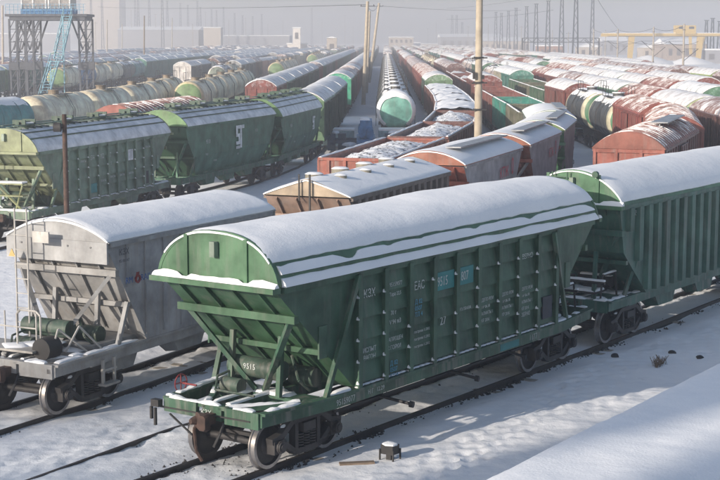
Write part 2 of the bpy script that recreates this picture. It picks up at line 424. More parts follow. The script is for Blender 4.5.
# ------------------------------------------------------------------ hopper wagons
def arch(w, z0, z1, n=20, e=2.3, q=.72, inset=0):
    P = []
    for i in range(n+1):
        t = -1+2*i/n; y = -w*math.sin(t*math.pi/2)  # +w .. -w
        P.append((y, z0+(z1-z0)*(1-abs(y/w)**e)**q))
    return P
def hopper(name, label, cat='hopper wagon', lod=0, H=6.7, w=1.5, ze=3.74, zt=4.76, e=2.5, q=.58, sx=4.15, zs=1.35, sill=1.2, hs=6.9, col=GREEN, endcol=None,
           roofcol=None, side='posts', posts=None, snow='thick', hatches=0, shelf=True, bx=5.25, railing=False, coup=7.36, chutes=True, sillmid=None, apron=0, kink=(.25, .75), frame=None, low=None, lunette=None, dust=.25, rust=.3, framemat=None):
    r = empty(name); tag(r, label, cat)
    pb = paint(col, rust, dust); pe = paint(endcol or col, rust*.8, dust); pl = paint(lunette or endcol or col, .25, .2); fm = framemat or paint(frame or col, .6, .5)
    zb = zs; yw = w-.08
    # body: side walls follow the end slopes
    m = MB()
    out = [(-H, ze-.06), (-sx, zb), (sx, zb), (H, ze-.06)]
    if low: out = [(-H, ze-.06), (-H+kink[0], ze-kink[1]), (-sx, zb), (sx, zb), (H-kink[0], ze-kink[1]), (H, ze-.06)]
    def wy(z):
        if low == 'bulge': return yw-.02-.42*max(0, (2.3-z)/1.2)**1.3
        return yw
    rows = []
    zl = [ze-.06-(ze-.06-zb)*k/10 for k in range(11)]
    def xat(z, sgn):
        pts = out[:len(out)//2] if sgn < 0 else out[len(out)//2:][::-1]
        for (xa, za), (xb, zb_) in zip(pts, pts[1:]):
            if zb_ <= z <= za: return xa+(xb-xa)*(za-z)/(za-zb_)
        return pts[-1][0]
    rings = []
    for z in zl:
        xa, xb = xat(z, -1), xat(z, 1); y = wy(z)
        rings.append([(xa, y, z), (xb, y, z), (xb, -y, z), (xa, -y, z)])
    m.loft(rings, 0, True, True, lambda k, i: 0 if i in (0, 2) else 1)
    body = m.build('hopper_body', [pb, pe], r, smooth=False)
    # end stiffeners
    for sg in (-1, 1):
        m = MB()
        for f in (.26, .60):
            z = ze-.06-(ze-.06-zb)*f; x = xat(z, sg); m.box(min(x, x+sg*.14), max(x, x+sg*.12), -wy(z)-.07*(f < .3), wy(z)+.07*(f < .3), z-(.13 if f < .3 else .09), z+.02)
        for yy in (-1.0, -.35, .35, 1.0):
            za = ze-.1; zc = zb+.25
            m.bar((xat(za, sg)+sg*.04, yy, za), (xat(zc, sg)+sg*.02, yy, zc), .04, .09)
        m.build('end_stiffener', pe, r, smooth=False)
    # side stiffening
    m = MB()
    if side == 'posts':
        ps = posts or [-4.09+.944*i for i in range(10)]
        for s in (-1, 1):
            for x in ps: m.bar((x, s*(w-.02), zs+.02), (x, s*(w-.02), ze-.09), .16, .075, 0, (1, 0, 0)); m.box(x-.07, x+.07, s*(w+.055)-.012, s*(w+.055)+.012, zs-.02, ze-.1)
            if lod == 0:
                nb = 5
                for a, b in zip(ps, ps[1:]):
                    for k in range(nb):
                        z0_ = zs+.06+(ze-.2-zs)*k/nb; z1_ = z0_+(ze-.2-zs)/nb
                        y0, y1 = s*(yw+.002), s*(yw+.075)
                        m.add([(a+.04, y1, z0_), (b-.04, y1, z0_), (b-.04, y0, z1_), (a+.04, y0, z1_), (a+.04, y0, z0_), (b-.04, y0, z0_)], [(0, 1, 2, 3), (0, 4, 5, 1), (0, 3, 4), (1, 5, 2)])
        for s in (-1, 1): m.box(-H+.2, H-.2, s*(w-.03)-.05, s*(w-.03)+.05, ze-.16, ze-.02)
    elif side == 'ribs':
        for s in (-1, 1):
            k = -H+.55
            while k < H-.4:
                zlo = max(zb, zb+(abs(k)-sx)/(H-sx)*(ze-zb)) if abs(k) > sx else zb
                m.loft([[(k-.16, s*yw, z), (k-.12, s*(yw+.13), z), (k+.12, s*(yw+.13), z), (k+.16, s*yw, z)] for z in (zlo+.05, ze-.12)])
                k += .60
            m.box(-H+.1, H-.1, s*(w-.03)-.05, s*(w-.03)+.05, ze-.14, ze-.02)
    else:
        for s in (-1, 1):
            for k in range(9 if side == 'smooth' else 0):
                x = -H*.8+H*1.6*k/8; zlo = zb+.1 if abs(x) < sx else zb+(abs(x)-sx)/(H-sx)*(ze-zb)+.1
                zz = [zlo+(ze-.1-zlo)*q_/6 for q_ in range(7)]
                for za, zc in zip(zz, zz[1:]): m.bar((x, s*(wy(za)+.01), za), (x, s*(wy(zc)+.01), zc), .05, .03, 0, (1, 0, 0))
            m.box(-H+.1, H-.1, s*(w-.05)-.04, s*(w-.05)+.04, ze-.12, ze-.02)
    m.build('side_post' if side == 'posts' else 'side_rib', pb, r, smooth=False)
    # roof shell with lunette ends
    m = MB(); pr = arch(w, ze-.02, zt, 24, e, q)
    m.loft([[(x, y, z) for y, z in pr] for x in (-H+.05, H-.05)], 0, True, True)
    roof = m.build('roof', paint(roofcol, .0, .15, .35) if roofcol else pl, r)
    for sg in (-1, 1):
        m = MB(); x = sg*(H-.03)
        pc_ = arch(w-.04, ze-.02, zt-.04, 24, e, q); m.prism_x(pc_, x-.02, x+.02)
        if apron: m.box(min(x, x+sg*.06), max(x, x+sg*.06), -w+.03, w-.03, ze-apron, ze)
        po = arch(w+.02, ze-.02, zt+.03, 24, e, q); pi_ = arch(w-.05, ze-.02, zt-.05, 24, e, q)
        for (a, b, c, d) in zip(po, po[1:], pi_[1:], pi_): m.loft([[(xx, *a), (xx, *b), (xx, *c), (xx, *d)] for xx in (x-.03, x+.03)])
        if shelf:
            for yy in (-.75, .75): m.box(x-.06, x+.06, yy-.045, yy+.045, ze, ze+(zt-ze)*.9)
            m.box(min(x, x+sg*.24), max(x, x+sg*.15), -w-.06, w+.06, ze-.12, ze-.02)
        m.build('roof_end_frame', pl, r, smooth=False)
    if lod == 0 and shelf:
        m = MB(); m.box(-H-.12, -H, -.06, .06, zt-.48, zt-.18); m.build('end_bracket', paint((.20, .25, .20)), r)
    # snow on roof and shelf
    if snow in ('thick', 'medium'):
        T = .095 if snow == 'thick' else .07
        m = MB(); nx = 60 if lod == 0 else 16; ny = 22 if lod == 0 else 12; seed = random.random()*50
        cut = (.70 if snow == 'thick' else .9) if shelf else .93
        top = []; 
        for i in range(nx+1):
            x = -H-.02+(2*H+.04)*i/nx; ring = []
            for j in range(ny+1):
                t = (-1+2*j/ny)
                lim = cut+.018*fbm(x*1.5, seed, 2) ; y = -w*.985*math.sin(t*math.pi/2*lim)
                z = ze-.02+(zt-ze)*(1-abs(y/w)**e)**q
                ed = min(1, (1-abs(t))*7+.15)*min(1, min(i, nx-i)*.8+.35)
                th = T*ed*(1+.45*fbm(x*.3, y*.7+seed, 0)+.10*fbm(x*2.2, y*2.2+seed, 4)-(.35*math.exp(-((x+6.5)/3)**2) if snow == 'thick' else 0)+(.7*math.exp(-((x-3.5)/2.5)**2) if snow == 'thick' else 0))
                ring.append((x, y*(1+.015), z+max(.012, th)))
            under = [(p[0], p[1]*.985, ze-.03+(zt-ze)*(1-min(1, abs(p[1]/1.015/w))**e)**q) for p in ring[::-1]]
            top.append(ring+under)
        m.loft(top); m.build('roof_snow', SNOW, r)
        m = MB()
        if shelf:
            for sg in (-1, 1):
                n = 26; rr = []
                for i in range(n+1):
                    y = -w-.05+(2*w+.1)*i/n; h = .075+.05*abs(fbm(y*1.5, seed, 7))+.05*math.exp(-(abs(y)-1.2)**2/.05)
                    if min(abs(y+.75), abs(y-.75)) < .09: h *= .4
                    x0_, x1_ = sg*(H+.0), sg*(H+.15)
                    rr.append([(x0_, y, ze-.02), (x1_, y, ze-.025), (x1_-sg*.03, y, ze-.02+h*.55), (x0_+sg*.05, y, ze-.02+h)])
                m.loft(rr)
        if lod == 0 and snow == 'thick':
            # two drifts clinging to the lower roof slope on each side
            for s in (-1, 1):
                for za, zc, th, ph in ((ze+.20, ze+.37, .03, 0), (ze-.03, ze+.13, .08, 5)):
                    n = 110; rr = []
                    for i in range(n+1):
                        x = -H+.15+(2*H-.3)*i/n; g = fbm(x*.8, ph+seed, s, 3); hh = (zc-za)*(1+.18*g); 
                        if za > ze: hh *= .35+.65*min(1, max(0, (g+.55)/.5))
                        def yy(z): return s*w*max(.0, (1-min(1, max(0, (z-ze)/(zt-ze)))**(1/q)))**(1/e)
                        z0_, z1_ = za, za+hh
                        rr.append([(x, yy(z0_)-s*.02, z0_), (x, yy(z0_)+s*(th+.02+.03*g), z0_+.01), (x, yy((z0_+z1_)/2)+s*th, (z0_+z1_)/2), (x, yy(z1_)+s*.015, z1_), (x, yy(z1_)-s*.02, z1_)])
                    m.loft(rr)
        if shelf or lod == 0: 
            if m.v: m.build('ledge_snow', SNOW, r)
    if roofcol:
        m = MB()
        for k in (-.55, -.78, .55, .78):
            y = w*k; z = ze+(zt-ze)*(1-abs(k)**e)**q; m.bar((-H+.1, y, z+.01), (H-.1, y, z+.01), .05, .06)
        m.bar((-H+.3, -.35, zt+.12), (H-.3, -.35, zt+.12), .3, .03); m.bar((-H+.3, .35, zt+.12), (H-.3, .35, zt+.12), .3, .03)
        for i in range(22): x = -H+.5+i*(2*H-1)/21; m.bar((x, -.52, zt-.04), (x, .52, zt-.04), .05, .12)
        m.build('running_board', paint((.03, .08, .05), .2, .3), r, smooth=False)
    for k in range(hatches):
        x = -H+2*H*(k+.5)/hatches
        m = MB(); m.cyl((x, 0, zt-.05), (x, 0, zt+.16), .42, 14)
        if lod == 0 or True:
            m.box(x-.55, x+.55, -.06, .06, zt+.14, zt+.24); m.box(x-.45, x-.38, -.3, .3, zt+.1, zt+.32); m.box(x+.38, x+.45, -.3, .3, zt+.1, zt+.32)
        m.cyl((x, 0, zt+.16), (x, 0, zt+.2), .4, 14, 1)
        m.build('roof_hatch', [paint((.022, .065, .04)), SNOW], r)
    # underframe
    m = MB(); sm = sillmid or sill
    for s in (-1, 1):
        pts = [(-hs, sill), (-4.9, sm), (4.9, sm), (hs, sill)]
        for (xa_, ya_), (xb_, yb_) in zip(pts, pts[1:]):
            m.loft([[(xx, s*yy_-.05, 1.02), (xx, s*yy_+.05, 1.02), (xx, s*yy_+.05, 1.29), (xx, s*yy_-.05, 1.29)] for xx, yy_ in ((xa_, ya_), (xb_, yb_))])
            m.loft([[(xx, s*yy_-.13, 1.25), (xx, s*yy_+.07, 1.25), (xx, s*yy_+.07, 1.305), (xx, s*yy_-.13, 1.305)] for xx, yy_ in ((xa_, ya_), (xb_, yb_))])
    for sg in (-1, 1):
        m.box(sg*hs-.05, sg*hs+.05, .36, sill, 1.02, 1.3); m.box(sg*hs-.05, sg*hs+.05, -sill, -.36, .98, 1.3)
        m.box(min(sg*(hs-.1), sg*hs), max(sg*(hs-.1), sg*hs), -.36, .36, 1.22, 1.3)
        m.box(sg*bx-.25, sg*bx+.25, -sill, sill, .98, 1.26)
        for yy in (-.2, .2): m.box(min(sg*3, sg*hs), max(sg*3, sg*hs), yy-.04, yy+.04, 1.0, 1.27)
        for s in (-1, 1): m.bar((sg*(hs-.1), s*.25, 1.2), (sg*(bx+.2), s*(sill-.1), 1.2), .12, .1)
    for x in (-3, -1, 1, 3): m.box(x-.06, x+.06, -sill, sill, 1.02, 1.2)
    m.box(-hs, hs, -.16, .16, 1.0, 1.22)
    m.build('underframe', fm, r, smooth=False)
    # struts
    for sg in (-1, 1):
        for s in (-1, 1):
            zt_ = ze-.06-(ze-.06-zb)*.28; xt = xat(zt_, sg)+sg*.08
            m = MB(); m.bar((xt, s*(w-.16), zt_), (sg*(hs-1.5), s*.12, 1.32), .12, .09); m.build('strut', fm, r, smooth=False)
            m = MB(); m.bar((sg*(sx+.02), s*(w+.07), ze-.12) if side == 'posts' else (sg*(sx+.7), s*(w-.1), 2.3), (sg*(sx+.98), s*(sm if side == 'posts' else sill), 1.28), .10, .09); m.build('strut', fm, r, smooth=False)
            z2 = ze-.06-(ze-.06-zb)*.5; m = MB(); m.bar((xat(z2, sg)+sg*.05, s*.62, z2), (xat(z2, sg)+sg*.15, s*.62, 1.28), .10, .10); m.build('strut', fm, r, smooth=False)
    if side == 'posts':
        for sg in (-1, 1):
            for s in (-1, 1): m = MB(); m.box(sg*5.2-.13, sg*5.2+.13, s*yw-.02, s*yw+.02, 2.1, 2.75); m.build('side_plate', pb, r, smooth=False)
    if lod == 0:
        m = MB(); m.cyl((-hs+1.55, -.55, 1.75), (-hs+1.55, .75, 1.75), .21, 16); m.cyl((-hs+1.15, .2, 1.42), (-hs+1.15, .65, 1.42), .16, 12)
        m.cyl((-hs+2.2, -.9, 1.55), (-hs+2.2, -.3, 1.55), .2, 14)
        m.tube([(-hs+1.5, .6, 1.7), (-hs+1.0, .7, 1.6), (-hs+.7, .5, 1.4), (-hs+.7, -.5, 1.4)], .025)
        m.tube([(-hs+2.5, -.3, 1.5), (-hs+1.9, -.5, 2.0), (-hs+1.6, -.9, 1.6), (-hs+1.9, -.95, 1.35)], .03)
        m.build('brake_gear', paint((.03, .06, .04), .5, .4), r)
        m = MB(); m.tube([(hs-.9, -.9, 1.35), (hs-.9, .9, 1.35), (hs-1.5, .6, 1.7), (hs-1.5, -.6, 1.7)], .05)
        m.cyl((hs-1.6, -.5, 1.65), (hs-1.6, .6, 1.65), .2, 14)
        m.box(hs-1.9, hs-1.5, -.8, -.3, 1.3, 1.6)
        m.build('brake_gear', paint((.03, .06, .04), .5, .4), r)
        m = MB(); pts = []
        for sg in (-1, 1):
            for s in (-1, 1):
                ribbon(m, [(sg*(sx+.2), s*(sm-.03), 1.30), (sg*4.9, s*(sm-.03), 1.30), (sg*(hs-.02), s*(sill-.03), 1.30)], .19, .05, gap=.25)
            ribbon(m, [(sg*(hs-.04), -sill+.05, 1.30), (sg*(hs-.04), sill-.05, 1.30)], .16, .06, gap=.15)
            ribbon(m, [(sg*(bx), -sill+.1, 1.26), (sg*(bx), sill-.1, 1.26)], .45, .07, gap=.3)
            for yy_ in (-.2, .2): ribbon(m, [(sg*(sx+.8), yy_, 1.27), (sg*(hs-.2), yy_, 1.27)], .12, .05, gap=.4)
            for s in (-1, 1): ribbon(m, [(sg*(hs-.12), s*.27, 1.25), (sg*(bx+.2), s*(sill-.1), 1.25)], .14, .05, gap=.3)
        if side == 'posts':
            for x in ps:
                for s in (-1, 1):
                    for k in range(5):
                        if random.random() < .8: pts.append((x-.05, s*(w+.03), zs+.04+(ze-.2-zs)*k/5+.02, .035, .04, .07))
                    pts.append((x, s*(w-.02), zs-.05, .07, .08, .06))
            for s in (-1, 1):
                for a, b in zip(ps, ps[1:]):
                    for k in range(4): pts.append((a+.15+k*.2, s*(w-.03), zs, .13, .05, .03))
        snowbits(m, pts); tag(m.build('frame_snow', SNOW, r), kind='stuff')
    # discharge chutes
    if chutes:
        m = MB()
        for xc in (-2.9, 0, 2.9):
            for s in (-1, 1):
                m.loft([[(xc-1.0, s*.1, 1.4), (xc+1.0, s*.1, 1.4), (xc+1.0, s*1.1, 1.4), (xc-1.0, s*1.1, 1.4)], [(xc-.5, s*.75, .62), (xc+.5, s*.75, .62), (xc+.5, s*1.15, .68), (xc-.5, s*1.15, .68)]])
        m.build('discharge_chute', fm, r, smooth=False)
    for sg in (-1, 1): make_bogie(r, sg*bx, lod)
    for sg in (-1, 1): make_coupler(r, sg*hs, sg*(coup-hs)/.85)
    return r
def place(o, T, s, length=None):
    p = T.at(s-4); q = T.at(s+4); d = q-p; c = (T.at(s-4)+T.at(s+4))/2
    o.location = (c.x, c.y, 0); o.rotation_euler = (0, 0, math.atan2(d.y, d.x)); return o
def place_xy(o, x, y, h): o.location = (x, y, 0); o.rotation_euler = (0, 0, math.pi/2-h); return o

# the near green grain hopper
A = hopper('grain_hopper', 'green ribbed grain hopper with thick roof snow, nearest and largest wagon in front', col=GREEN, endcol=(.028, .09, .038), lunette=(.05, .13, .06), zt=4.67, H=6.72, dust=.14, side='posts', chutes=False, sillmid=1.45, zs=1.32)
place_xy(A, AX+ca*.1, AY+sa*.1, HA)
text('9515', .16, (-5.57, .3, 1.75), A, WHITE, rot=(math.pi/2, 0, -math.pi/2))
yS = -1.49
pA = [-4.09+.944*i for i in range(10)]
def onA(s, i, z, size, mat=WHITE, dx=.2, xs=.92): return text(s, size, (pA[i]+dx, yS, z), A, mat, xs=xs)
onA('КЗХ', 0, 3.12, .24); onA('95159077', 1, 3.22, .13); onA('Тара 22,5', 1, 3.02, .11); onA('ЕАС', 2, 3.02, .26, xs=.8)
m = MB(); m.box(pA[3]+.08, pA[4]-.08, yS-.012, yS+.02, 2.88, 3.28); m.box(pA[4]+.08, pA[5]-.2, yS-.012, yS+.02, 2.88, 3.28); m.build('number_panel', CYAN, A)
for s_, i, dx in (('9515', 3, .16), ('807', 4, .2)): o = text(s_, .30, (pA[i]+dx, yS-.016, 2.98), A, WHITE, xs=.72)
onA('27', 3, 2.1, .27, dx=.3); onA('70 т', 1, 2.62, .13, dx=.25); onA('V 94 м3', 1, 2.42, .14)
onA('ИСПЫТ', 0, 1.98, .14, dx=.18); onA('ВАГОН', 0, 1.82, .14, dx=.2); onA('ЗАПРЕЩЕН', 1, 2.06, .12, dx=.1); onA('С ГОРКИ', 1, 1.88, .13, dx=.12)
for k in range(3): onA('построен 11.2012', 2, 2.08-k*.16, .085)
onA('БЕЗ ПРАВА', 4, 2.28, .11, dx=.12); onA('ВЕРНО', 7, 3.12, .17, dx=.2)
for i in (5, 6, 7):
    for k in range(4): onA(('ДЕПО РЕМ', 'ТР 06.18', 'АЛМАТЫ 1', 'КР 2016')[k], i, 2.36-k*.16, .11)
onA('ЗЕРНО', 7, 1.72, .14)
for k, (a, b) in enumerate(((2, 2.62), (1, 1.45))):
    for j in range(3): text(('Д 82', '0507', 'ТЛ 4')[j], .14, (pA[a]+.2, yS-.02, b-j*.14+.1), A, flat('blue_stencil', (.08, .30, .42), .7))
m = MB(); m.box(pA[8]+.3, pA[8]+.78, yS-.02, yS+.02, 1.5, 2.05); m.build('stencil_plate', flat('plate_dark', (.03, .035, .05)), A)
text('95159077', .18, (-4.85, -1.505, 1.07), A, WHITE, xs=.9); text('Н Г   12.29', .13, (-3.75, -1.505, 1.1), A, WHITE); text('1177', .2, (3.1, -1.505, 1.08), A, WHITE)
m = MB(); m.box(1.7, 2.6, -1.507, -1.49, 1.05, 1.26); m.build('number_panel', CYAN, A)
text('КЗХ', .14, (-6.94, .25, 1.1), A, WHITE, rot=(math.pi/2, 0, -math.pi/2))
m = MB(); m.ring((-6.2, 1.42, 1.42), .18, .014, 'y'); m.bar((-6.38, 1.42, 1.42), (-6.02, 1.42, 1.42), .02); m.bar((-6.2, 1.42, 1.25), (-6.2, 1.42, 1.6), .02); m.cyl((-6.2, 1.42, 1.42), (-6.2, 1.0, 1.42), .02, 6)
m.build('brake_wheel', REDP, A)
m = MB()
for xx, L in ((-2.6, 1.5), (.3, 1.3), (3.0, .8)):
    m.box(xx-.8, xx+.3, -.9, -.2, .72, .95); m.cyl((xx, -.9, .78), (xx+.15, -.9-L*.55, .66), .035, 8); m.cyl((xx+.14, -.86-L*.55, .66), (xx+.16, -.95-L*.55, .65), .07, 8)
m.bar((-4.2, -.95, .74), (4.2, -.95, .74), .05)
m.build('gate_shaft', DARK, A)
m = MB(); m.bar((-6.95, 1.35, 1.1), (-6.95, -1.0, 1.12), .03); m.box(-7.1, -6.97, 1.22, 1.42, 1.12, 1.26); m.bar((-7.1, 1.3, 1.1), (-7.1, 1.3, .75), .05); m.bar((-7.05, 1.45, 1.1), (-7.05, 1.45, .85), .05); m.bar((-7.0, 1.0, 1.0), (-7.25, .2, .75), .03)
m.tube([(-6.95, .15, 1.1), (-7.2, .2, .85), (-7.25, .1, .45), (-7.2, 0, .25)], .035, 6, 1)
m.build('uncoupling_lever', [DARK, RUST], A)

# the second green hopper, coupled behind
B = hopper('grain_hopper', 'dark green hopper with closely spaced vertical ribs, coupled behind the nearest hopper', col=(.03, .11, .08), lunette=(.05, .15, .07), endcol=(.02, .09, .06), H=6.7, ze=3.92, zt=4.78, side='ribs', sx=4.9, zs=1.3, snow='medium', e=2.0, q=.75, low='flat', kink=(.3, 1.35))
place_xy(B, AX+ca*15.0, AY+sa*15.0, HA)
text('95145928', .22, (-6.3, -1.44, 3.55), B, WHITE)
m = MB()
for yy in (-.25, .2): m.bar((-6.85, yy+.35, 3.8), (-6.85, yy+.35, 4.75), .03)
for k in range(4): m.bar((-6.85, .1, 3.95+k*.22), (-6.85, .55, 3.95+k*.22), .025)
m.cyl((-6.9, -.75, 4.72), (-6.8, -.75, 4.72), .09, 10)
m.build('end_ladder', paint(GREEN), B)

for W_, sg, x0_ in ((A, 1, 6.2), (B, -1, -6.2)):
    m = MB()
    for y in (-.9, .9): m.tube([(x0_-.5*sg, y, 1.3), (x0_-.4*sg, y, 1.95), (x0_+.4*sg, y, 1.95), (x0_+.5*sg, y, 1.3)], .03)
    m.tube([(x0_+.45*sg, -1.0, 1.75), (x0_+.45*sg, 1.0, 1.75)], .045); m.box(min(x0_-.3*sg, x0_+.5*sg), max(x0_-.3*sg, x0_+.5*sg), -.7, .7, 1.42, 1.47)
    m.cyl((x0_-.6*sg, -.7, 1.62), (x0_-.6*sg, .3, 1.62), .17, 12); m.cyl((x0_+.1*sg, .2, 1.5), (x0_+.1*sg, .2, 1.85), .12, 10); m.box(x0_-.15, x0_+.15, -.6, -.2, 1.47, 1.75)
    m.tube([(x0_+.55*sg, -.6, 1.2), (x0_+.9*sg, -.5, .95), (x0_+1.1*sg, -.35, .6), (x0_+1.0*sg, -.2, .4)], .03)
    m.build('end_platform', DARK, W_, smooth=False)
    m = MB()
    ribbon(m, [(x0_+.45*sg, -1.0, 1.79), (x0_+.45*sg, 1.0, 1.79)], .1, .05, .9); ribbon(m, [(x0_+.1*sg, -.7, 1.47), (x0_+.1*sg, .7, 1.47)], .6, .09, .6); ribbon(m, [(x0_-.6*sg, -.7, 1.78), (x0_-.6*sg, .3, 1.78)], .2, .06, .9)
    for y in (-.9, .9): ribbon(m, [(x0_-.4*sg, y, 1.97), (x0_+.4*sg, y, 1.97)], .07, .04, .9)
    tag(m.build('frame_snow', SNOW, W_), kind='stuff')
# the grey hopper
C = hopper('cement_hopper', 'pale grey hopper with sloping bare end and railed end platform, at far left front', col=(.27, .275, .29), endcol=(.28, .275, .27), lunette=(.33, .33, .33), H=3.7, w=1.48, ze=3.78, zt=4.22, e=2.0, q=.9, sx=2.2, zs=1.3, apron=.5, bx=3.9, coup=6.0,
           side='smooth', snow='medium', frame=(.27, .27, .27), shelf=False, hs=5.5, sill=1.28, dust=.5)
C0 = set(C.children)
place(C, T2, T2.s_at_y(33.06)+4.95)
text('КЗХ', .2, (-4.75, -1.52, 3.45), C, flat('dark_letter', (.06, .06, .08))); text('95100347', .1, (-4.75, -1.52, 3.28), C, flat('dark_letter2', (.08, .08, .1)))
text('RM', .21, (-4.52, -1.52, 2.76), C, flat('logo_blue', (.02, .09, .30))); text('RAIL', .21, (-3.93, -1.52, 2.76), C, flat('logo_blue2', (.02, .09, .30)))
m = MB()
m.ring((-4.04, -1.52, 2.82), .08, .03, 'y', 14); m.prism_y([(-4.12, 2.88), (-4.02, 2.86), (-3.98, 2.98), (-4.10, 2.98)], -1.53, -1.52)
m.build('logo', REDP, C)
m = MB(); m.prism_x([(.95, 3.35), (1.15, 3.35), (1.05, 3.53)], -5.40, -5.385); m.build('warning_sign', YEL, C)
m = MB(); m.box(-5.42, -5.38, -.05, .42, 3.72, 3.98); m.build('end_plate', paint((.42, .40, .37)), C)
m = MB()
P = paint((.42, .40, .37), .2, .2)
for y in (.5, .85):
    m.cyl((-5.5, y, 1.3), (-5.5, y, 4.5), .022, 6)
for k in range(9): m.cyl((-5.5, .5, 1.5+k*.34), (-5.5, .85, 1.5+k*.34), .014, 5)
m.build('end_ladder', P, C)
m = MB()
for y in (-.3, .6, 1.2): m.cyl((-6.1, y, 1.3), (-6.1, y, 2.25), .02, 6)
m.tube([(-6.1, 1.3, 1.9), (-6.1, -.3, 1.9)], .018); m.tube([(-6.1, .25, 1.3), (-6.1, .25, 2.2), (-6.1, .15, 2.3), (-6.1, -.3, 2.3), (-6.1, -.42, 2.2), (-6.1, -.42, 1.3)], .025)
m.tube([(-5.3, -1.1, 1.3), (-5.9, -.75, 1.9), (-6.2, -.75, 1.3)], .025); m.tube([(-4.9, -1.2, 1.3), (-5.4, -.95, 1.9), (-5.9, -.95, 1.4)], .025)
m.build('handrail', P, C)
m = MB(); m.box(-6.5, -5.6, -.5, 1.35, 1.42, 1.47); m.cyl((-5.9, -.62, 1.5), (-6.35, -.62, 1.5), .25, 14, 1)
m.build('end_platform', [P, DARK], C)
m = MB()
for y in (-1.0, -1.35): m.bar((-5.1-(y+1)*1.2, -1.36, 1.1), (-5.1-(y+1)*1.2, -1.36, .5), .06)
m.bar((-5.15, -1.36, .52), (-4.6, -1.36, .52), .22, .05); m.bar((-5.15, -1.36, .85), (-4.6, -1.36, .85), .05)
m.build('step', P, C)
m = MB(); snowbits(m, [(-6.1+.3*k, .3-.25*k, 1.47, .3, .35, .05) for k in range(3)]+[(-5.75, -1.1, 1.32, .2, .1, .05)]); tag(m.build('snow_patch', SNOW, C), kind='stuff')
for sg in (-1,):
    o = MB(); o.box(-6.80, -6.79, -1.24, -1.14, 1.1, 1.2); o.build('reflector', REDP, C)

for ch in C.children:
    if ch not in C0: ch.location.x += 1.38 if ch.name.split('.')[0] in ('lettering', 'logo', 'warning_sign', 'end_plate', 'end_ladder') else 1.25
# left train: green hopper with bare roof, then two with block logos
D = hopper('grain_hopper', 'green hopper with bare grey ribbed roof and pale yellow end, at the left edge', col=(.13, .20, .14), endcol=(.18, .205, .11), lunette=(.24, .27, .145), H=6.7, ze=3.76, zt=4.65, e=2.3, q=.7,
           roofcol=(.74, .76, .79), side='posts', snow='none', hatches=4)
place(D, T5, T5.s_at_y(61.5)+6.75)
for s_, i in (('9514', 2), ('5952', 3), ('77', 4)): text(s_, .3, (pA[i]+.12, -1.49, 3.05), D, WHITE, xs=.8)
for i, z in ((1, 3.0), (2, 1.9), (3, 2.0), (4, 2.1), (5, 2.1), (6, 2.1), (8, 3.2)): text('АЛМАТЫ', .14, (pA[i]+.12, -1.49, z), D, WHITE)
text('5', .2, (pA[4]+.3, -1.49, 2.7), D, WHITE)
m = MB(); m.box(pA[6]+.15, pA[6]+.7, -1.51, -1.48, 2.75, 3.25, 0); m.build('logo', flat('white_panel', (.55, .58, .6)), D)
m = MB(); m.box(pA[2]+.1, pA[2]+.75, -1.51, -1.48, 1.6, 2.0); m.build('number_panel', CYAN, D)
m = MB(); m.box(-6.75+1.3+12.0-3.0, -6.75+1.3+12.0-2.6, -1.51, -1.48, 1.5, 2.1); m.build('stencil_plate', DARK, D)
m = MB()
for y in (.4, .8): m.cyl((-6.95, y, 1.3), (-6.95, y, 4.5), .025, 5)
for k in range(9): m.cyl((-6.95, .4, 1.5+k*.33), (-6.95, .8, 1.5+k*.33), .018, 5)
for z in (1.9, 2.4): m.box(-6.9, -6.5, -.9, .3, z, z+.05); 
m.tube([(-6.9, -.9, 2.4), (-6.6, -.4, 1.3)], .05); m.tube([(-6.9, .3, 2.4), (-6.6, -.7, 1.3)], .05)
m.build('end_ladder', paint((.24, .26, .12)), D)
m = MB(); m.box(-6.95, -6.5, -.9, .3, 2.46, 2.52); m.box(-6.95, -6.7, -1.0, 1.0, 1.32, 1.38); tag(m.build('frame_snow', SNOW, D), kind='stuff')
def st_logo(o, x, z, k):
    m = MB(); y0, y1 = -1.465, -1.45
    def bx(a, b, c, d): m.box(x+a*k, x+b*k, y0, y1, z+c*k, z+d*k)
    bx(0, 1, .85, 1.0); bx(0, .2, .5, .85); bx(.2, .45, .5, .64); bx(.3, .45, .16, .5); bx(0, .3, .16, .3); bx(.5, .7, .0, .85); bx(.0, .45, -.02, .1)
    m.build('logo', flat('logo_white', (.70, .73, .72)), o)
ST = []
for k, (lb) in enumerate(('smooth dark green hopper with large white block logo, beside the yellow ended hopper', 'smooth dark green hopper with small white block logo, in front of the dark green boxcar')):
    o = hopper('grain_hopper', lb, lod=1, dust=.12, col=(.04, .14, .08), endcol=(.025, .08, .04), lunette=(.13, .25, .10), H=6.75, ze=(3.95, 3.7)[k], zt=4.72, e=2.2, q=.8, roofcol=(.72, .75, .78),  # ends given a darker green for the shade cast by the wagon in front
               side='none', snow='none', hatches=4, low='bulge', sx=4.8, shelf=False, zs=1.25)
    ST.append(o)
    place(o, T5, T5.s_at_y(61.5)+6.75+14.72*(k+1)+.5)
    st_logo(o, (.2, 3.3)[k], 2.35, (1.25, .85)[k])
    text('9510', .3, (-4.2, -1.47, 2.9), o, WHITE); text('0017', .13, (.3, -1.47, 2.0), o, WHITE); text('КЗХ', .2, (3.2, -1.47, 3.1), o, WHITE); text('ГЖДТ', .13, (-4.3, -1.47, 2.3), o, WHITE); text('ТР 2018', .13, (-3.2, -1.47, 1.9), o, WHITE)
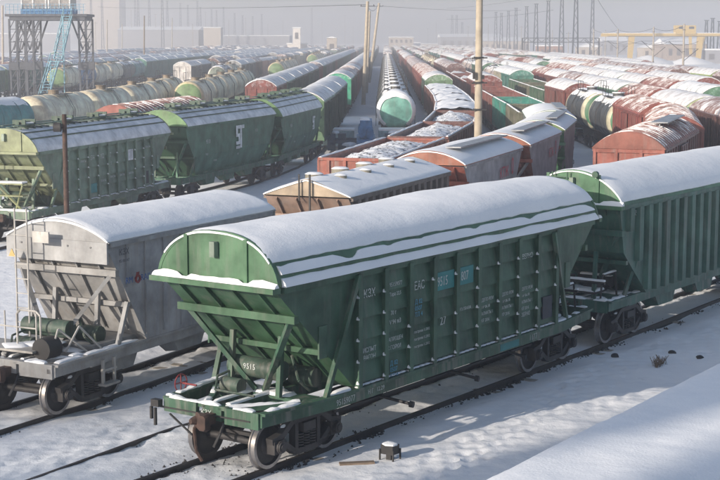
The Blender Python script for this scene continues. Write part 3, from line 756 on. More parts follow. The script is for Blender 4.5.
# short mineral hoppers of the grey hopper's train
def mineral(label, col, endcol, lun, snow, **kw):
    a = dict(lod=1, H=4.75, w=1.46, ze=3.72, zt=4.2, e=2.0, q=.9, sx=2.7, zs=1.3, side='none', hs=5.1, bx=3.6, coup=5.55, shelf=False); a.update(kw)
    return hopper('mineral_hopper', label, col=col, endcol=endcol, lunette=lun, snow=snow, **a)
s2 = T2.s_at_y(45.0)
BR = mineral('brown hopper with snowy gabled roof and four round hatches, behind the nearest green hopper', (.13, .10, .085), (.30, .20, .15), (.34, .26, .18), 'medium', ze=3.65, zt=4.12, e=1.15, q=1.0, side='ribs')
place(BR, T2, s2+4.75)
for k in range(4):
    m = MB(); x = -3.6+k*2.1; m.cyl((x, .25, 4.0), (x, .25, 4.2), .28, 14); m.cyl((x, .25, 4.2), (x, .25, 4.25), .3, 14, 1, .2); m.cyl((x+.7, -.35, 3.95), (x+.7, -.35, 4.12), .2, 10); m.cyl((x+.7, -.35, 4.12), (x+.7, -.35, 4.17), .22, 10, 1, .12)
    m.build('roof_hatch', [paint((.22, .20, .15)), SNOW], BR)
m = MB(); m.bar((-4.85, -.15, 2.5), (-4.85, -.15, 4.3), .05); m.bar((-4.85, .2, 3.5), (-4.85, .2, 4.3), .04); m.build('end_ladder', DARK, BR)
MH = []
for k, (lb, c, ec, lu) in enumerate((
    ('orange ended hopper with grey sides and red number, just behind the brown gabled hopper', GREY, ORANGE, (.30, .10, .055)),
    ('second orange ended hopper with grey sides, right of the tall concrete pole', GREY, ORANGE, (.30, .10, .055)),
    ('green ended hopper with dark grey sides and snowy roof behind the orange hoppers', (.14, .145, .15), (.06, .20, .09), (.14, .22, .08)),
    ('snow capped dark hopper, farthest of the short hoppers before the open wagons', (.13, .14, .14), (.05, .15, .08), (.10, .2, .1)))):
    o = mineral(lb, c, ec, lu, 'medium'); MH.append(o); place(o, T2, s2+4.75+11.0*(k+1)+.25)
    m = MB(); m.box(-3.6, 3.9, -.95, -.35, 4.26, 4.31); m.build('running_board', GALV, o)
    if k < 2:
        rd = flat('red_digit', (.50, .04, .06), .6, 0, .05)
        text('0', 1.05, (2.6, -1.44, 2.75), o, rd, xs=.75); text('КТЖ', .6, (.6, -1.44, 2.75), o, rd, xs=1.1)

# ------------------------------------------------------------------ boxcar, gondola, tank prototypes
def boxcar(col, roof='snow', sm=None, endc=None, lun=None, lod=1, door=None):
    r = empty('boxcar'); pb = paint(col, .35, .35); pe = paint(endc or col, .3, .3); pl = paint(lun or endc or col, .25, .3)
    H, w, z0, ze, zt = 6.6, 1.42, 1.15, 3.92, 4.6
    m = MB(); m.box(-H, H, -w, w, z0, ze); b = m.build('body', [pb], r, smooth=False)
    for sg in (-1, 1):
        m = MB(); x = sg*H
        m.box(x-.045+sg*.03, x+.045+sg*.03, -w-.02, w+.02, ze-.16, ze+.0); m.box(x-.045+sg*.02, x+.045+sg*.02, -w, w, z0, z0+.25)
        for y in (-w+.04, -.5, .5, w-.04): m.box(x-.06+sg*.03, x+.06+sg*.03, y-.06, y+.06, z0, ze)
        m.box(min(x, x+sg*.012), max(x, x+sg*.012), -w, w, z0+.02, ze-.02)
        m.build('end_wall', pe, r, smooth=False)
    m = MB()
    for s in (-1, 1):
        for k in range(15):
            x = -H+.3+k*(2*H-.6)/14
            if abs(x) > 1.3: m.box(x-.05, x+.05, s*w-.06, s*w+.06, z0+.04, ze-.02)
        m.box(-H, H, s*w-.07, s*w+.07, ze-.12, ze-.01); m.box(-H, H, s*w-.06, s*w+.06, z0-.05, z0+.14)
    m.build('side_rib', pb, r, smooth=False)
    for s in (-1, 1):
        m = MB(); m.box(-1.25, 1.25, s*(w+.09)-.03, s*(w+.09)+.03, z0+.12, ze-.2)
        for x in (-1.2, -.4, .4, 1.2): m.box(x-.03, x+.03, s*(w+.13)-.025, s*(w+.13)+.025, z0+.15, ze-.24)
        d = m.build('sliding_door', paint(door, .3, .3) if door else pb, r, smooth=False)
    m = MB(); pr = arch(w+.07, ze, zt, 14, 2.0, .9)
    m.loft([[(x, y, z) for y, z in pr] for x in (-H-.12, H+.12)])
    if roof == 'ribs':
        for k in range(21):
            x = -H+k*2*H/20; po = arch(w+.085, ze+.01, zt+.03, 14, 2.0, .9)
            m.loft([[(x+d, y, z) for y, z in po] for d in (-.05, .05)])
    rp = paint(tuple(c*1.0 for c in (lun or endc or col)), .3, .2, .0 if roof == 'ribs' else .3)
    m.build('roof', [rp], r)
    if roof == 'ribs':
        m = MB(); sd = random.random()*30
        for k in range(20):
            xc = -H+(k+.5)*2*H/20; run = []; po = arch(w+.05, ze+.0, zt+.0, 20, 2.0, .9)
            for (y, z) in po:
                g = fbm(xc*.6, y*1.1, sd)
                wd = .09*(.75+.6*g); 
                if wd < .035 or abs(y) > w-.02:
                    if len(run) > 2: m.loft(run[:])
                    run = []; continue
                run.append([(xc-wd, y, z), (xc+wd, y, z), (xc+wd*.8, y, z+.055), (xc-wd*.8, y, z+.055)])
            if len(run) > 2: m.loft(run)
        m.build('roof_snow', PATR, r)
    if roof != 'ribs':
        m = MB(); n = 14; rr = []
        for i in range(n+1):
            x = -H-.16+(2*H+.32)*i/n; ring = []; jj = 12
            for j in range(jj+1):
                t = -1+2*j/jj; y = -(w+.03)*math.sin(t*math.pi/2*.93); z = ze+(zt-ze)*(1-abs(y/(w+.07))**2)**.9
                th = .12*min(1, (1-abs(t))*5+.3)*min(1, min(i, n-i)+.55)*(1+.5*fbm(x*.5+lod, y))
                ring.append((x, y, z+th))
            rr.append(ring+[(a, b_*.99, ze+(zt-ze)*(1-min(1, abs(b_/(w+.07)))**2)**.9-.02) for a, b_, c in ring[::-1]])
        m.loft(rr); m.build('roof_snow', sm or OLDS, r)
    m = MB(); m.box(-6.9, 6.9, -.2, .2, .95, 1.15)
    for s in (-1, 1): m.box(-3, 3, s*.8-.06, s*.8+.06, .85, 1.12)
    for sg in (-1, 1): m.box(sg*6.85-.08, sg*6.85+.08, -1.35, 1.35, .95, 1.2)
    m.build('underframe', DARK, r, smooth=False)
    for sg in (-1, 1): make_bogie(r, sg*5, 1); make_coupler(r, sg*6.8, sg*.6, DARK)
    return r
def gondola(col, load='coal', lod=1):
    r = empty('gondola'); pb = paint(col, .5, .45)
    H, w, z0, zt = 6.35, 1.46, 1.25, 3.45
    m = MB()
    for s in (-1, 1): m.box(-H, H, s*w-.03, s*w+.03, z0, zt)
    for sg in (-1, 1): m.box(sg*H-.03, sg*H+.03, -w+.03, w-.03, z0, zt)
    m.box(-H+.03, H-.03, -w+.03, w-.03, z0, z0+.08)
    m.build('body', pb, r, smooth=False)
    m = MB()
    for s in (-1, 1):
        m.box(-H-.08, H+.08, s*w-.08, s*w+.08, zt-.06, zt+.06); m.box(-H, H, s*w-.08, s*w+.08, z0-.1, z0+.1)
        for k in range(11):
            x = -H+.08+k*(2*H-.16)/10; m.box(x-.08, x+.08, s*(w+.06)-.06, s*(w+.06)+.06, z0, zt-.05)
    for sg in (-1, 1):
        m.box(sg*H-.08, sg*H+.08, -w+.08, w-.08, zt-.06, zt+.06)
        for z in (1.9, 2.6): m.box(sg*(H+.05)-.05, sg*(H+.05)+.05, -w, w, z-.06, z+.06)
        for y in (-1.1, -.4, .4, 1.1): m.box(sg*(H+.05)-.06, sg*(H+.05)+.06, y-.06, y+.06, z0, zt-.05)
    m.build('side_post', pb, r, smooth=False)
    m = MB()
    for s in (-1, 1):
        rr = []
        for i in range(20):
            x = -H+2*H*i/19; h = .05*(1+fbm(x, s, 3)); rr.append([(x, s*w-.07, zt+.06), (x, s*w+.07, zt+.06), (x, s*w+.03, zt+.06+h), (x, s*w-.03, zt+.06+h)])
        m.loft(rr)
    m.build('rim_snow', SNOW, r)
    m = MB(); nx, ny = 44, 14; sd = random.random()*40
    for i in range(nx+1):
        for j in range(ny+1):
            x = -H+.05+(2*H-.1)*i/nx; y = -w+.05+(2*w-.1)*j/ny
            if load == 'coal': z = zt-.42+.5*(1-abs(y/w)**2)*(1-abs(x/H)**6)+.16*fbm(x*1.3, y*1.3, sd)+.04*fbm(x*5, y*5, sd)
            elif load == 'full': z = zt+.02+.22*(1-abs(y/w)**3)+.1*fbm(x*.8, y*1.3, sd)+.05*fbm(x*4, y*4, sd)
            else: z = z0+.3+.15*fbm(x, y, sd)
            m.v.append((x, y, z))
    for i in range(nx):
        for j in range(ny): a = i*(ny+1)+j; m.f.append((a, a+1, a+ny+2, a+ny+1)); m.m.append(0)
    m.build('load', SNOWCOAL if load == 'coal' else SNOWD, r)
    m = MB(); m.box(-6.6, 6.6, -.2, .2, .95, 1.25)
    for sg in (-1, 1): m.box(sg*6.45-.07, sg*6.45+.07, -1.4, 1.4, 1.0, 1.28)
    m.build('underframe', DARK, r, smooth=False)
    for sg in (-1, 1): make_bogie(r, sg*4.33, 1); make_coupler(r, sg*6.4, sg*.62, DARK)
    return r
def tank(col, endc=None, ring=None, snowtop=True, endsnow=False):
    r = empty('tank_wagon'); pc = paint(col, .3, .12 if not snowtop else .35); pe = paint(endc or col, .15, .2); pr_ = paint(ring or col, .2, .2)
    Rr, zc, H = 1.5, 2.72, 5.3
    m = MB(); prof = [(-H, .02), (-H+.02, .6), (-H+.1, 1.0), (-H+.24, 1.3), (-H+.42, 1.46), (-H+.6, Rr)]
    prof += [(-H+.95, Rr)]+[(x, Rr) for x in (-2, 0, 2)]+[(H-.95, Rr)]+[(-a, b) for a, b in prof[:6][::-1]]
    n = len(prof)
    m.lathe_x(0, zc, prof, 32, 0, lambda k, i: 1 if k < 3 or k > n-5 else (2 if k < 6 or k > n-8 else 0))
    m.build('tank', [pc, pe, pr_], r)
    m = MB()
    for x in (-3.2, -1.1, 1.1, 3.2):
        m.lathe_x(0, zc, [(x-.05, Rr+.0), (x-.05, Rr+.02), (x+.05, Rr+.02), (x+.05, Rr)], 32)
    m.build('strap', paint(tuple(c*.7 for c in col)), r)
    m = MB(); m.cyl((0, 0, zc+Rr-.1), (0, 0, zc+Rr+.24), .40, 14); m.cyl((0, 0, zc+Rr+.24), (0, 0, zc+Rr+.30), .46, 14, 1 if snowtop else 0); m.cyl((.8, 0, zc+Rr-.1), (.8, 0, zc+Rr+.2), .1, 8)
    m.build('manhole', [paint((.05, .05, .05) if snowtop else (.2, .15, .1), .3), SNOW], r)
    m = MB()
    for s in (-1, 1):
        m.bar((-1.4, s*.75, zc+Rr+.0), (1.4, s*.75, zc+Rr+.0), .4, .04)
        for x in (-1.4, 0, 1.4): m.cyl((x, s*.93, zc+Rr), (x, s*.93, zc+Rr+.75), .02, 5)
        m.bar((-1.4, s*.93, zc+Rr+.75), (1.4, s*.93, zc+Rr+.75), .03)
        for x in (-.2, .2): m.tube([(x, s*.95, zc+Rr), (x, s*1.6, zc+.4), (x, s*1.6, 1.2)], .02, 5)
    m.build('walkway', DARK, r)
    if snowtop:
        m = MB(); rr = []; n = 20
        for i in range(n+1):
            x = -H+.25+(2*H-.5)*i/n; ring = []; sp = .95+.25*fbm(x, 3)
            rad = Rr if abs(x) < H-.6 else Rr*(1-.25*((abs(x)-H+.6)/.6)**2)
            for j in range(9):
                t = (-1+j/4)*sp*.85; th = .06*(1-abs(-1+j/4)*.9); ring.append((x, -(rad+th)*math.sin(t), zc+(rad+th)*math.cos(t)))
            rr.append(ring+[(a, b*.97, zc+(c-zc)*.97) for a, b, c in ring[::-1]])
        m.loft(rr); m.build('top_snow', SNOWD, r)
    if endsnow:
        m = MB(); rr = []; n = 30
        for i in range(n+1):
            t = (-1+2*i/n)*2.5; rin = Rr-.20-.22*max(0, math.cos(t))-.10*fbm(t*1.6, 1); rin = min(rin, Rr-.10); ra = Rr+.03
            y = -math.sin(t); z = math.cos(t)
            def px(q):
                for (xa, ra_), (xb, rb_) in zip(prof[:6], prof[1:6]):
                    if ra_ <= q <= rb_: return xa+(xb-xa)*(q-ra_)/(rb_-ra_)-.02
                return -H+.6
            rr.append([(px(rin)-.01, y*rin, zc+z*rin), (px(rin)-.07, y*rin, zc+z*rin), (px((rin+ra)/2)-.07, y*(rin+ra)/2, zc+z*(rin+ra)/2), (-H+.55, y*(ra+.03), zc+z*(ra+.03)), (-H+1.0, y*ra, zc+z*ra), (-H+1.0, y*(Rr-.02), zc+z*(Rr-.02))])
        m.loft(rr); m.build('end_snow', SNOW, r)
    m = MB()
    for s in (-1, 1): m.box(-5.8, 5.8, s*.25-.06, s*.25+.06, .95, 1.25)
    for sg in (-1, 1):
        m.box(sg*5.6-.07, sg*5.6+.07, -1.4, 1.4, .98, 1.22); m.box(sg*3.9-.3, sg*3.9+.3, -1.2, 1.2, .98, 1.4)
        m.bar((sg*5.6, -1.3, 1.1), (sg*3.9, -1.2, 1.1), .08); m.bar((sg*5.6, 1.3, 1.1), (sg*3.9, 1.2, 1.1), .08)
    m.build('underframe', DARK, r, smooth=False)
    for sg in (-1, 1): make_bogie(r, sg*3.9, 1); make_coupler(r, sg*5.6, sg*.5, DARK)
    return r
PITCH_ = {'boxcar': 14.73, 'gondola': 13.92, 'tank': 12.02}
PROTO = {}
SPEC = {
 'red': ('boxcar', dict(col=MAROON, endc=REDB), 'red boxcar with snowy roof'),
 'red2': ('boxcar', dict(sm=PATR, col=(.19, .05, .035), endc=(.24, .06, .045)), 'red boxcar with patchy snow on roof'),
 'redrib': ('boxcar', dict(col=(.19, .04, .03), endc=REDB, lun=(.26, .07, .05), roof='ribs'), 'dull red boxcar with ribbed frosty roof'),
 'orange': ('boxcar', dict(col=(.12, .04, .035), endc=ORANGE, lun=(.22, .062, .038), roof='ribs'), 'orange red boxcar with ribbed roof'),
 'dgreen': ('boxcar', dict(col=(.028, .06, .04), endc=(.13, .23, .12), lun=(.14, .25, .13)), 'dark green boxcar with pale green end'),
 'dgreen2': ('boxcar', dict(sm=THIN, col=(.028, .06, .04), endc=(.04, .08, .05)), 'dark green boxcar'),
 'green': ('boxcar', dict(sm=PATG, col=(.03, .10, .06), endc=(.08, .20, .11)), 'green boxcar with snowy roof'),
 'bright': ('boxcar', dict(col=(.05, .04, .04), endc=BRIGHT), 'boxcar with bright mint green end'),
 'teal': ('boxcar', dict(sm=PATG, col=(.03, .15, .12), endc=(.06, .22, .17)), 'teal boxcar'),
 'mint': ('boxcar', dict(col=(.12, .38, .30), endc=(.14, .42, .32), lun=(.5, .55, .3)), 'pale mint boxcar'),
 'grey': ('boxcar', dict(sm=THIN, col=(.13, .14, .16), endc=(.3, .3, .3)), 'grey boxcar'),
 'white': ('boxcar', dict(col=(.12, .12, .13), endc=(.62, .58, .54)), 'boxcar with whitish end'),
 'lime': ('boxcar', dict(col=(.30, .42, .06), endc=(.3, .4, .1), door=(.33, .45, .08)), 'lime green boxcar'),
 'beige': ('boxcar', dict(sm=THIN, col=(.36, .34, .26), endc=(.4, .36, .28)), 'faded beige boxcar'),
 'brown': ('boxcar', dict(sm=PATR, col=(.10, .04, .035), endc=(.14, .06, .05)), 'dark maroon boxcar'),
 'g_coal': ('gondola', dict(col=(.13, .045, .035)), 'maroon open wagon heaped with snowy coal'),
 'g_full': ('gondola', dict(col=(.13, .045, .035), load='full'), 'maroon open wagon brim full of snowy coal'),
 'g_orange': ('gondola', dict(col=(.27, .072, .045)), 'orange red open wagon heaped with snowy coal'),
 'g_olive': ('gondola', dict(col=OLIVE, load='empty'), 'olive open wagon'),
 'g_teal': ('gondola', dict(col=(.03, .22, .17), load='empty'), 'teal green open wagon'),
 'g_red': ('gondola', dict(col=(.20, .06, .045), load='empty'), 'rusty red open wagon'),
 'g_green': ('gondola', dict(col=(.05, .11, .06), load='empty'), 'dull green open wagon'),
 'cream': ('tank', dict(col=CREAM, ring=(.6, .52, .38), snowtop=False), 'cream tank wagon'),
 'cream_g': ('tank', dict(col=CREAM, endc=(.16, .26, .10), ring=(.60, .50, .30), snowtop=False), 'cream tank wagon with green end'),
 'ringtank': ('tank', dict(col=(.30, .28, .25), endc=(.14, .17, .13), ring=(.66, .62, .55)), 'tank wagon with white rim and dark end'),
 'tealtank': ('tank', dict(col=(.03, .20, .20), endc=(.04, .08, .08)), 'teal tank wagon'),
 'blacktank': ('tank', dict(col=(.035, .04, .045), ring=(.50, .46, .32), endc=(.04, .16, .07)), 'black tank wagon with pale rings'),
 'minttank': ('tank', dict(col=(.06, .09, .08), endc=(.16, .40, .32), ring=(.16, .40, .32), endsnow=True), 'dark tank wagon with mint green snowy end'),
 'darktank': ('tank', dict(col=(.06, .065, .06)), 'dark snowy topped tank wagon'),
 'pinktank': ('tank', dict(col=(.45, .36, .32)), 'pale snow dusted tank wagon'),
 'bluetank': ('tank', dict(col=(.08, .16, .30)), 'blue tank wagon'),
}
def get(kind):
    ty, kw, lb = SPEC[kind]
    if kind not in PROTO:
        o = {'boxcar': boxcar, 'gondola': gondola, 'tank': tank}[ty](**kw); PROTO[kind] = o; return o, ty, lb
    o = copy_tree(PROTO[kind]); return o, ty, lb
ORD = ['nearest', 'second', 'third', 'fourth', 'fifth', 'sixth', 'seventh', 'eighth', 'ninth', 'tenth']+['%dth' % k for k in range(11, 60)]
GR = {'boxcar': 'boxcars standing in the yard', 'gondola': 'open wagons standing in the yard', 'tank': 'tank wagons standing in the yard'}
CAT = {'boxcar': 'boxcar', 'gondola': 'open wagon', 'tank': 'tank wagon'}
ENDS = {}
def train(T, y, kinds, where, pitch=None, maxy=900, start=0, notes={}):
    s = T.s_at_y(y); n = start
    for k in kinds:
        if T.at(s).y > maxy: break
        o, ty, lb = get(k); L = pitch or PITCH_[ty]
        place(o, T, s+L/2)
        lab = notes.get(n-start) or '%s, %s %s' % (lb, ORD[n], where)
        if len(lab.split()) > 16: lab = '%s, %s %s' % (' '.join(lb.split(' with')[0].split(' heaped')[0].split()), ORD[n], where)
        assert len(lab.split()) <= 16, lab
        tag(o, lab, CAT[ty], GR[ty]); s += L; n += 1
    ENDS[id(T)] = (T, max(s, ENDS.get(id(T), (T, 0))[1]))
    return s
def mix(seq, n, seed):
    rnd = random.Random(seed); out = []
    while len(out) < n: out += [rnd.choice(seq)]*rnd.choice((1, 1, 2, 3))
    return out[:n]
# right of the grey hopper train, beyond its short hoppers
e2 = T2.s_at_y(0) if False else s2+.25+11.0*5
train(T2, T2.at(e2+.3).y, ['g_olive', 'g_teal', 'g_red', 'g_red', 'red', 'g_red', 'g_coal', 'g_red']+mix(['red', 'g_coal', 'brown', 'cream'], 14, 3), 'beyond the short hoppers')
train(T1, 60.2, ['orange', 'redrib', 'redrib'], 'of the ribbed red row', 14.1, notes={0: 'orange red boxcar with curved ribbed roof, behind the two green grain hoppers', 1: 'red boxcar with frosty ribbed roof, directly behind the orange red boxcar', 2: 'dull red boxcar side on with ribbed roof, touching the black tank wagons'})
m = MB(); m.bar((-1.5, -.55, 4.72), (5.2, -.55, 4.72), .75, .05)
for k in range(6): m.bar((-1.3+k*1.25, -.55, 4.5), (-1.3+k*1.25, -.55, 4.72), .05)
m.build('running_board', GALV, [x for x in bpy.data.objects if str(x.get('label', '')).startswith('orange red boxcar with curved')][0])
s1 = T1.s_at_y(60.2)+14.1*3
train(T1, T1.at(s1).y, ['blacktank', 'blacktank', 'red', 'g_green', 'g_olive', 'g_green', 'teal', 'beige', 'pinktank', 'pinktank']+mix(['pinktank', 'red', 'green', 'cream'], 14, 5), 'behind the ribbed red boxcars', 13.2)
train(T3, 60.5, ['g_orange', 'g_coal', 'g_coal', 'g_full', 'g_full', 'g_full', 'g_full', 'dgreen']+mix(['red', 'brown', 'red', 'redrib'], 20, 11), 'right of the mint green tank', notes={0: 'orange red open wagon heaped with snowy coal, lowest and nearest of the open wagons'})
train(T4, 117.5, ['minttank']+['darktank']*22, 'in the tank row with mint green front', notes={0: 'tank wagon facing us with round mint green snowy rimmed end in mid picture'})
s5 = T5.s_at_y(61.5)+14.72*3+.9
train(T5, T5.at(s5).y, ['dgreen', 'dgreen2', 'dgreen2'], 'behind the white logo hoppers')
train(T5, 163, ['bright', 'brown', 'redrib', 'red', 'brown', 'red']+mix(['red', 'green', 'brown'], 12, 8), 'in the row headed by the mint green end')
train(T6, 84.5, ['redrib'], 'left', notes={0: 'dull red boxcar with frosted ribbed roof just behind the logo hopper'})
train(T6, 137, ['red', 'dgreen', 'dgreen2', 'dgreen2', 'green', 'dgreen2', 'redrib', 'green']+mix(['green', 'red', 'dgreen', 'grey'], 18, 9), 'in the row with red front wall')
train(T7, 96.5, ['tealtank', 'cream', 'cream', 'cream', 'cream', 'cream'], 'in the cream tank row', 11.6)
train(T8, 144, ['cream_g', 'cream', 'cream', 'cream', 'cream'], 'in the tank row behind logo hoppers')
train(T8, 262, ['cream_g', 'cream', 'cream', 'cream'], 'in the tank row beyond the red front')
train(T8, 392, ['cream_g', 'cream', 'cream_g', 'cream'], 'in the farthest small tank row')
train(TL[-25.5], 228, ['ringtank', 'cream', 'grey', 'grey', 'brown'], 'in the white rimmed tank row')
train(TL[-29.5], 395, mix(['red', 'red', 'green', 'grey'], 18, 12), 'in the hazy row with red front')
train(TL[-32.4], 240, ['white', 'grey', 'cream', 'brown', 'brown', 'cream', 'grey', 'red']+mix(['grey', 'brown', 'red'], 10, 4), 'in the row with whitish front')
train(TL[-37], 330, ['grey']*8+mix(['grey', 'green', 'red'], 12, 14), 'in the grey row')
train(TL[-42], 430, mix(['grey', 'brown', 'green'], 18, 15), 'in the far left grey row')
train(TL[-46.6], 213, ['cream_g', 'bluetank', 'cream', 'cream', 'darktank', 'tealtank', 'teal', 'teal', 'teal', 'teal', 'green', 'teal', 'teal', 'grey', 'teal']+mix(['teal', 'grey'], 12, 21), 'in the control tower row')
train(TL[-54], 165, ['green', 'teal', 'green', 'dgreen', 'teal', 'brown', 'teal', 'grey', 'green', 'brown', 'teal', 'teal']+mix(['teal', 'grey', 'brown'], 12, 22), 'left of the control tower row')
train(TL[-60], 240, mix(['brown', 'red', 'grey', 'green'], 20, 31), 'two rows past the tower')
train(TL[-67], 260, mix(['brown', 'grey', 'teal', 'g_coal'], 18, 32), 'three rows past the tower')
train(TL[-75], 330, mix(['grey', 'green', 'bright', 'brown'], 16, 33), 'four rows past the tower')
train(TL[-92], 420, mix(['grey', 'red', 'green', 'g_coal'], 12, 34), 'in the outermost row at left')
train(T0, 82, ['brown', 'mint', 'redrib', 'green', 'red', 'red2', 'red', 'redrib', 'green', 'teal']+mix(['red', 'red2', 'teal', 'green', 'beige', 'redrib', 'g_red'], 14, 41), 'right of the black tank wagons')
train(TR[26.4], 118, ['green', 'redrib', 'red', 'green', 'red', 'red', 'redrib']+mix(['redrib', 'green', 'g_coal', 'g_green'], 12, 42), 'two rows right of black tanks')
train(TR[31.2], 145, mix(['red', 'red2', 'teal', 'green', 'g_green', 'redrib'], 18, 43), 'three rows right of black tanks')
train(TR[36], 170, mix(['redrib', 'brown', 'g_red', 'g_coal', 'green'], 16, 44), 'in front of the lime row')
train(TR[40.3], 150, ['red', 'brown', 'lime', 'brown', 'beige', 'beige', 'green', 'red', 'brown']+mix(['red', 'red2', 'teal', 'beige', 'green'], 8, 45), 'in the lime boxcar row')
train(TR[45], 260, mix(['red', 'red2', 'teal', 'green', 'beige'], 10, 46), 'behind the lime boxcar row')

# wagons too far to tell apart: one mass
m = MB(); rf = random.Random(77); FC = [(.15, .043, .032), (.25, .06, .04), (.04, .10, .06), (.13, .14, .16), (.03, .15, .12), (.36, .32, .25)]
for T, s_ in list(ENDS.values())+[(TL[-83], TL[-83].s_at_y(300))]:
    if T is T7: continue
    while s_ < T.s[-1]-30 and T.at(s_).y < 860:
        k = rf.randrange(6); nrun = rf.choice((1, 2, 3, 4))
        if rf.random() < .06: s_ += 30
        for _ in range(nrun):
            p = T.at(s_+.6); q = T.at(s_+14.1); d = (q-p).normalized(); l = Vector((-d.y, d.x)); h = rf.choice((3.9, 3.9, 3.4, 3.8)); tp = .6 if h > 3.5 else .05
            pr_ = [(-1.4, .8), (1.4, .8), (1.4, h), (-1.4, h)]
            m.loft([[(c.x+l.x*a, c.y+l.y*a, z) for a, z in pr_] for c in (p, q)], k)
            pr_ = [(-1.45, h+.01), (1.45, h+.01), (1.0, h+tp*.7), (0, h+tp), (-1.0, h+tp*.7)]
            m.loft([[(c.x+l.x*a, c.y+l.y*a, z) for a, z in pr_] for c in (p, q)], 6+rf.choice((0, 0, 1)))
            s_ += 14.7
o = m.build('far_wagons', [paint(c) for c in FC]+[OLDS, PATR], smooth=False); tag(o, 'far off rows of snowy wagons fading together in the haze', None, None, 'stuff')
# ------------------------------------------------------------------ poles, masts and other yard things
def px(x, y, z=0):   # picture position of something on the ground -> place in the yard
    a = (x-360)/CAM_F; b = (240-y)/CAM_F; c, s = math.cos(PITCH), math.sin(PITCH); dz = -s+b*c; t = (z-CAM_H)/dz
    return a*t, (c+b*s)*t
def pole(x, y, h, r, mat, label, cat='pole', lean=(0, 0), arms=0, group=None, name='utility_pole', square=False):
    r0 = empty(name, (x, y, 0)); tag(r0, label, cat, group)
    m = MB(); m.cyl((0, 0, -.3), (lean[0], lean[1], h), r, 10, 0, r*.72); m.build('shaft', mat, r0)
    if arms:
        m = MB()
        for k in range(arms):
            z = h-.6-k*1.1; m.bar((-.9+lean[0]*z/h, 0, z), (.9+lean[0]*z/h, 0, z), .08)
            for xx in (-.8, .8): m.cyl((xx+lean[0]*z/h, 0, z), (xx+lean[0]*z/h, 0, z+.22), .05, 6)
        m.build('crossarm', DARK, r0)
    return r0
o = pole(5.75, 73, 14, .21, CONCY, 'thick round concrete pole crossing the picture right of centre', name='concrete_pole')
m = MB()
for z in (4.9, 6.2, 7.4): m.cyl((0, 0, z), (0, 0, z+.07), .25, 12); m.bar((-.35, -.2, z), (.4, -.2, z+.02), .06)
m.box(-.3, -.18, -.3, -.16, 6.4, 6.75); m.box(.14, .26, -.28, -.16, 6.4, 6.6)
m.build('bracket', DARK, o)
o = pole(-10.25, 52, 5.75, .11, RUST, 'rusty red steel post in front of the yellow ended hopper', name='steel_post')
m = MB(); m.cyl((-.35, -.1, 5.3), (-.1, -.1, 5.3), .16, 14, 0); m.cyl((-.36, -.1, 5.3), (-.35, -.1, 5.3), .11, 12, 1); m.bar((-.2, 0, 5.3), (0, 0, 5.3), .05); m.build('lamp_head', [DARK, GLASSD], o)
pole(.42, 193, 13.0, .28, CONCY, 'leftmost of the three leaning concrete poles in the middle', arms=1, lean=(.55, 0), name='concrete_pole')
pole(1.0, 235, 12.5, .26, CONCY, 'middle and shortest of the three leaning concrete poles', lean=(.5, 0), name='concrete_pole')
pole(1.75, 290, 15, .32, CONCY, 'rightmost and most leaning of the three middle concrete poles', arms=1, lean=(1.9, 0), name='concrete_pole')
LP = ((3, 88, 6, 'wide leaning concrete pole at the left edge of the picture'), (107, 66, 20, 'thin pole just right of the control tower'), (122, 60, 24, 'slim pole over the teal boxcar roof end'),
      (144, 73, 16, 'tall rusty concrete pole in front of the teal boxcars'), (172, 61, 18, 'reddish pole above the white walled boxcar'), (161, 52, 14, 'slim pole between two reddish poles'))
for i, (x_, yb, yt, lb) in enumerate(LP):
    X_, Y_ = px(x_, yb); h = 8.36+(240-yt-(240-38.1))/CAM_F*Y_
    pole(X_, Y_, h, .22, CONC if i != 3 else WOOD, lb, lean=(.35, 0), name='concrete_pole')
def mast(x, y, h, wd, label, group):
    r0 = empty('lattice_mast', (x, y, 0)); tag(r0, label, 'mast', group)
    m = MB(); n = max(5, int(h/2.2)); 
    def wdt(z): return wd*(1-.62*z/h)
    for sx_ in (-1, 1):
        for sy in (-1, 1): m.bar((sx_*wdt(0), sy*wdt(0), -.2), (sx_*wdt(h), sy*wdt(h), h), .25)
    for k in range(n):
        z0, z1 = h*k/n, h*(k+1)/n; sg = 1 if k % 2 else -1
        for sy in (-1, 1): m.bar((-sg*wdt(z0), sy*wdt(z0), z0), (sg*wdt(z1), sy*wdt(z1), z1), .07); m.bar((sy*wdt(z0), -sg*wdt(z0), z0), (sy*wdt(z1), sg*wdt(z1), z1), .07)
    m.build('frame', DARK if False else flat('mast_steel', (.05, .055, .07), .6), r0, smooth=False) if 'mast_steel' not in bpy.data.materials else m.build('frame', bpy.data.materials['mast_steel'], r0, smooth=False)
    m = MB(); m.box(-.8, .8, -.5, .5, h, h+.25); m.build('top_platform', DARK, r0)
    return r0
RM = [(495.5, 53, 13), (501, 53.5, 14), (508, 54, 12), (515.5, 55, 9), (526, 57, 7.5), (535.5, 59, 5), (547.5, 60, 2), (561, 61, -3), (575, 63.5, -8), (452, 49, 16), (456.5, 49.5, 16), (462, 49.5, 23)]
for i, (x_, yb, yt) in enumerate(RM):
    X_, Y_ = px(x_, yb+1); h = 8.36+(38.1-yt)/CAM_F*Y_
    mast(X_, Y_, h, .95, '%s lattice mast from the right in the row of tall masts' % ORD[i].replace('nearest', 'first') if False else ('grey lattice mast, %s from the left in the right hand row' % (['first', 'second', 'third', 'fourth', 'fifth', 'sixth', 'seventh', 'eighth', 'ninth'][i]) if i < 9 else ('faint grey mast, %s of the three masts left of the thick pole side' % ['left', 'middle', 'right'][i-9])), 'lattice masts of the yard')
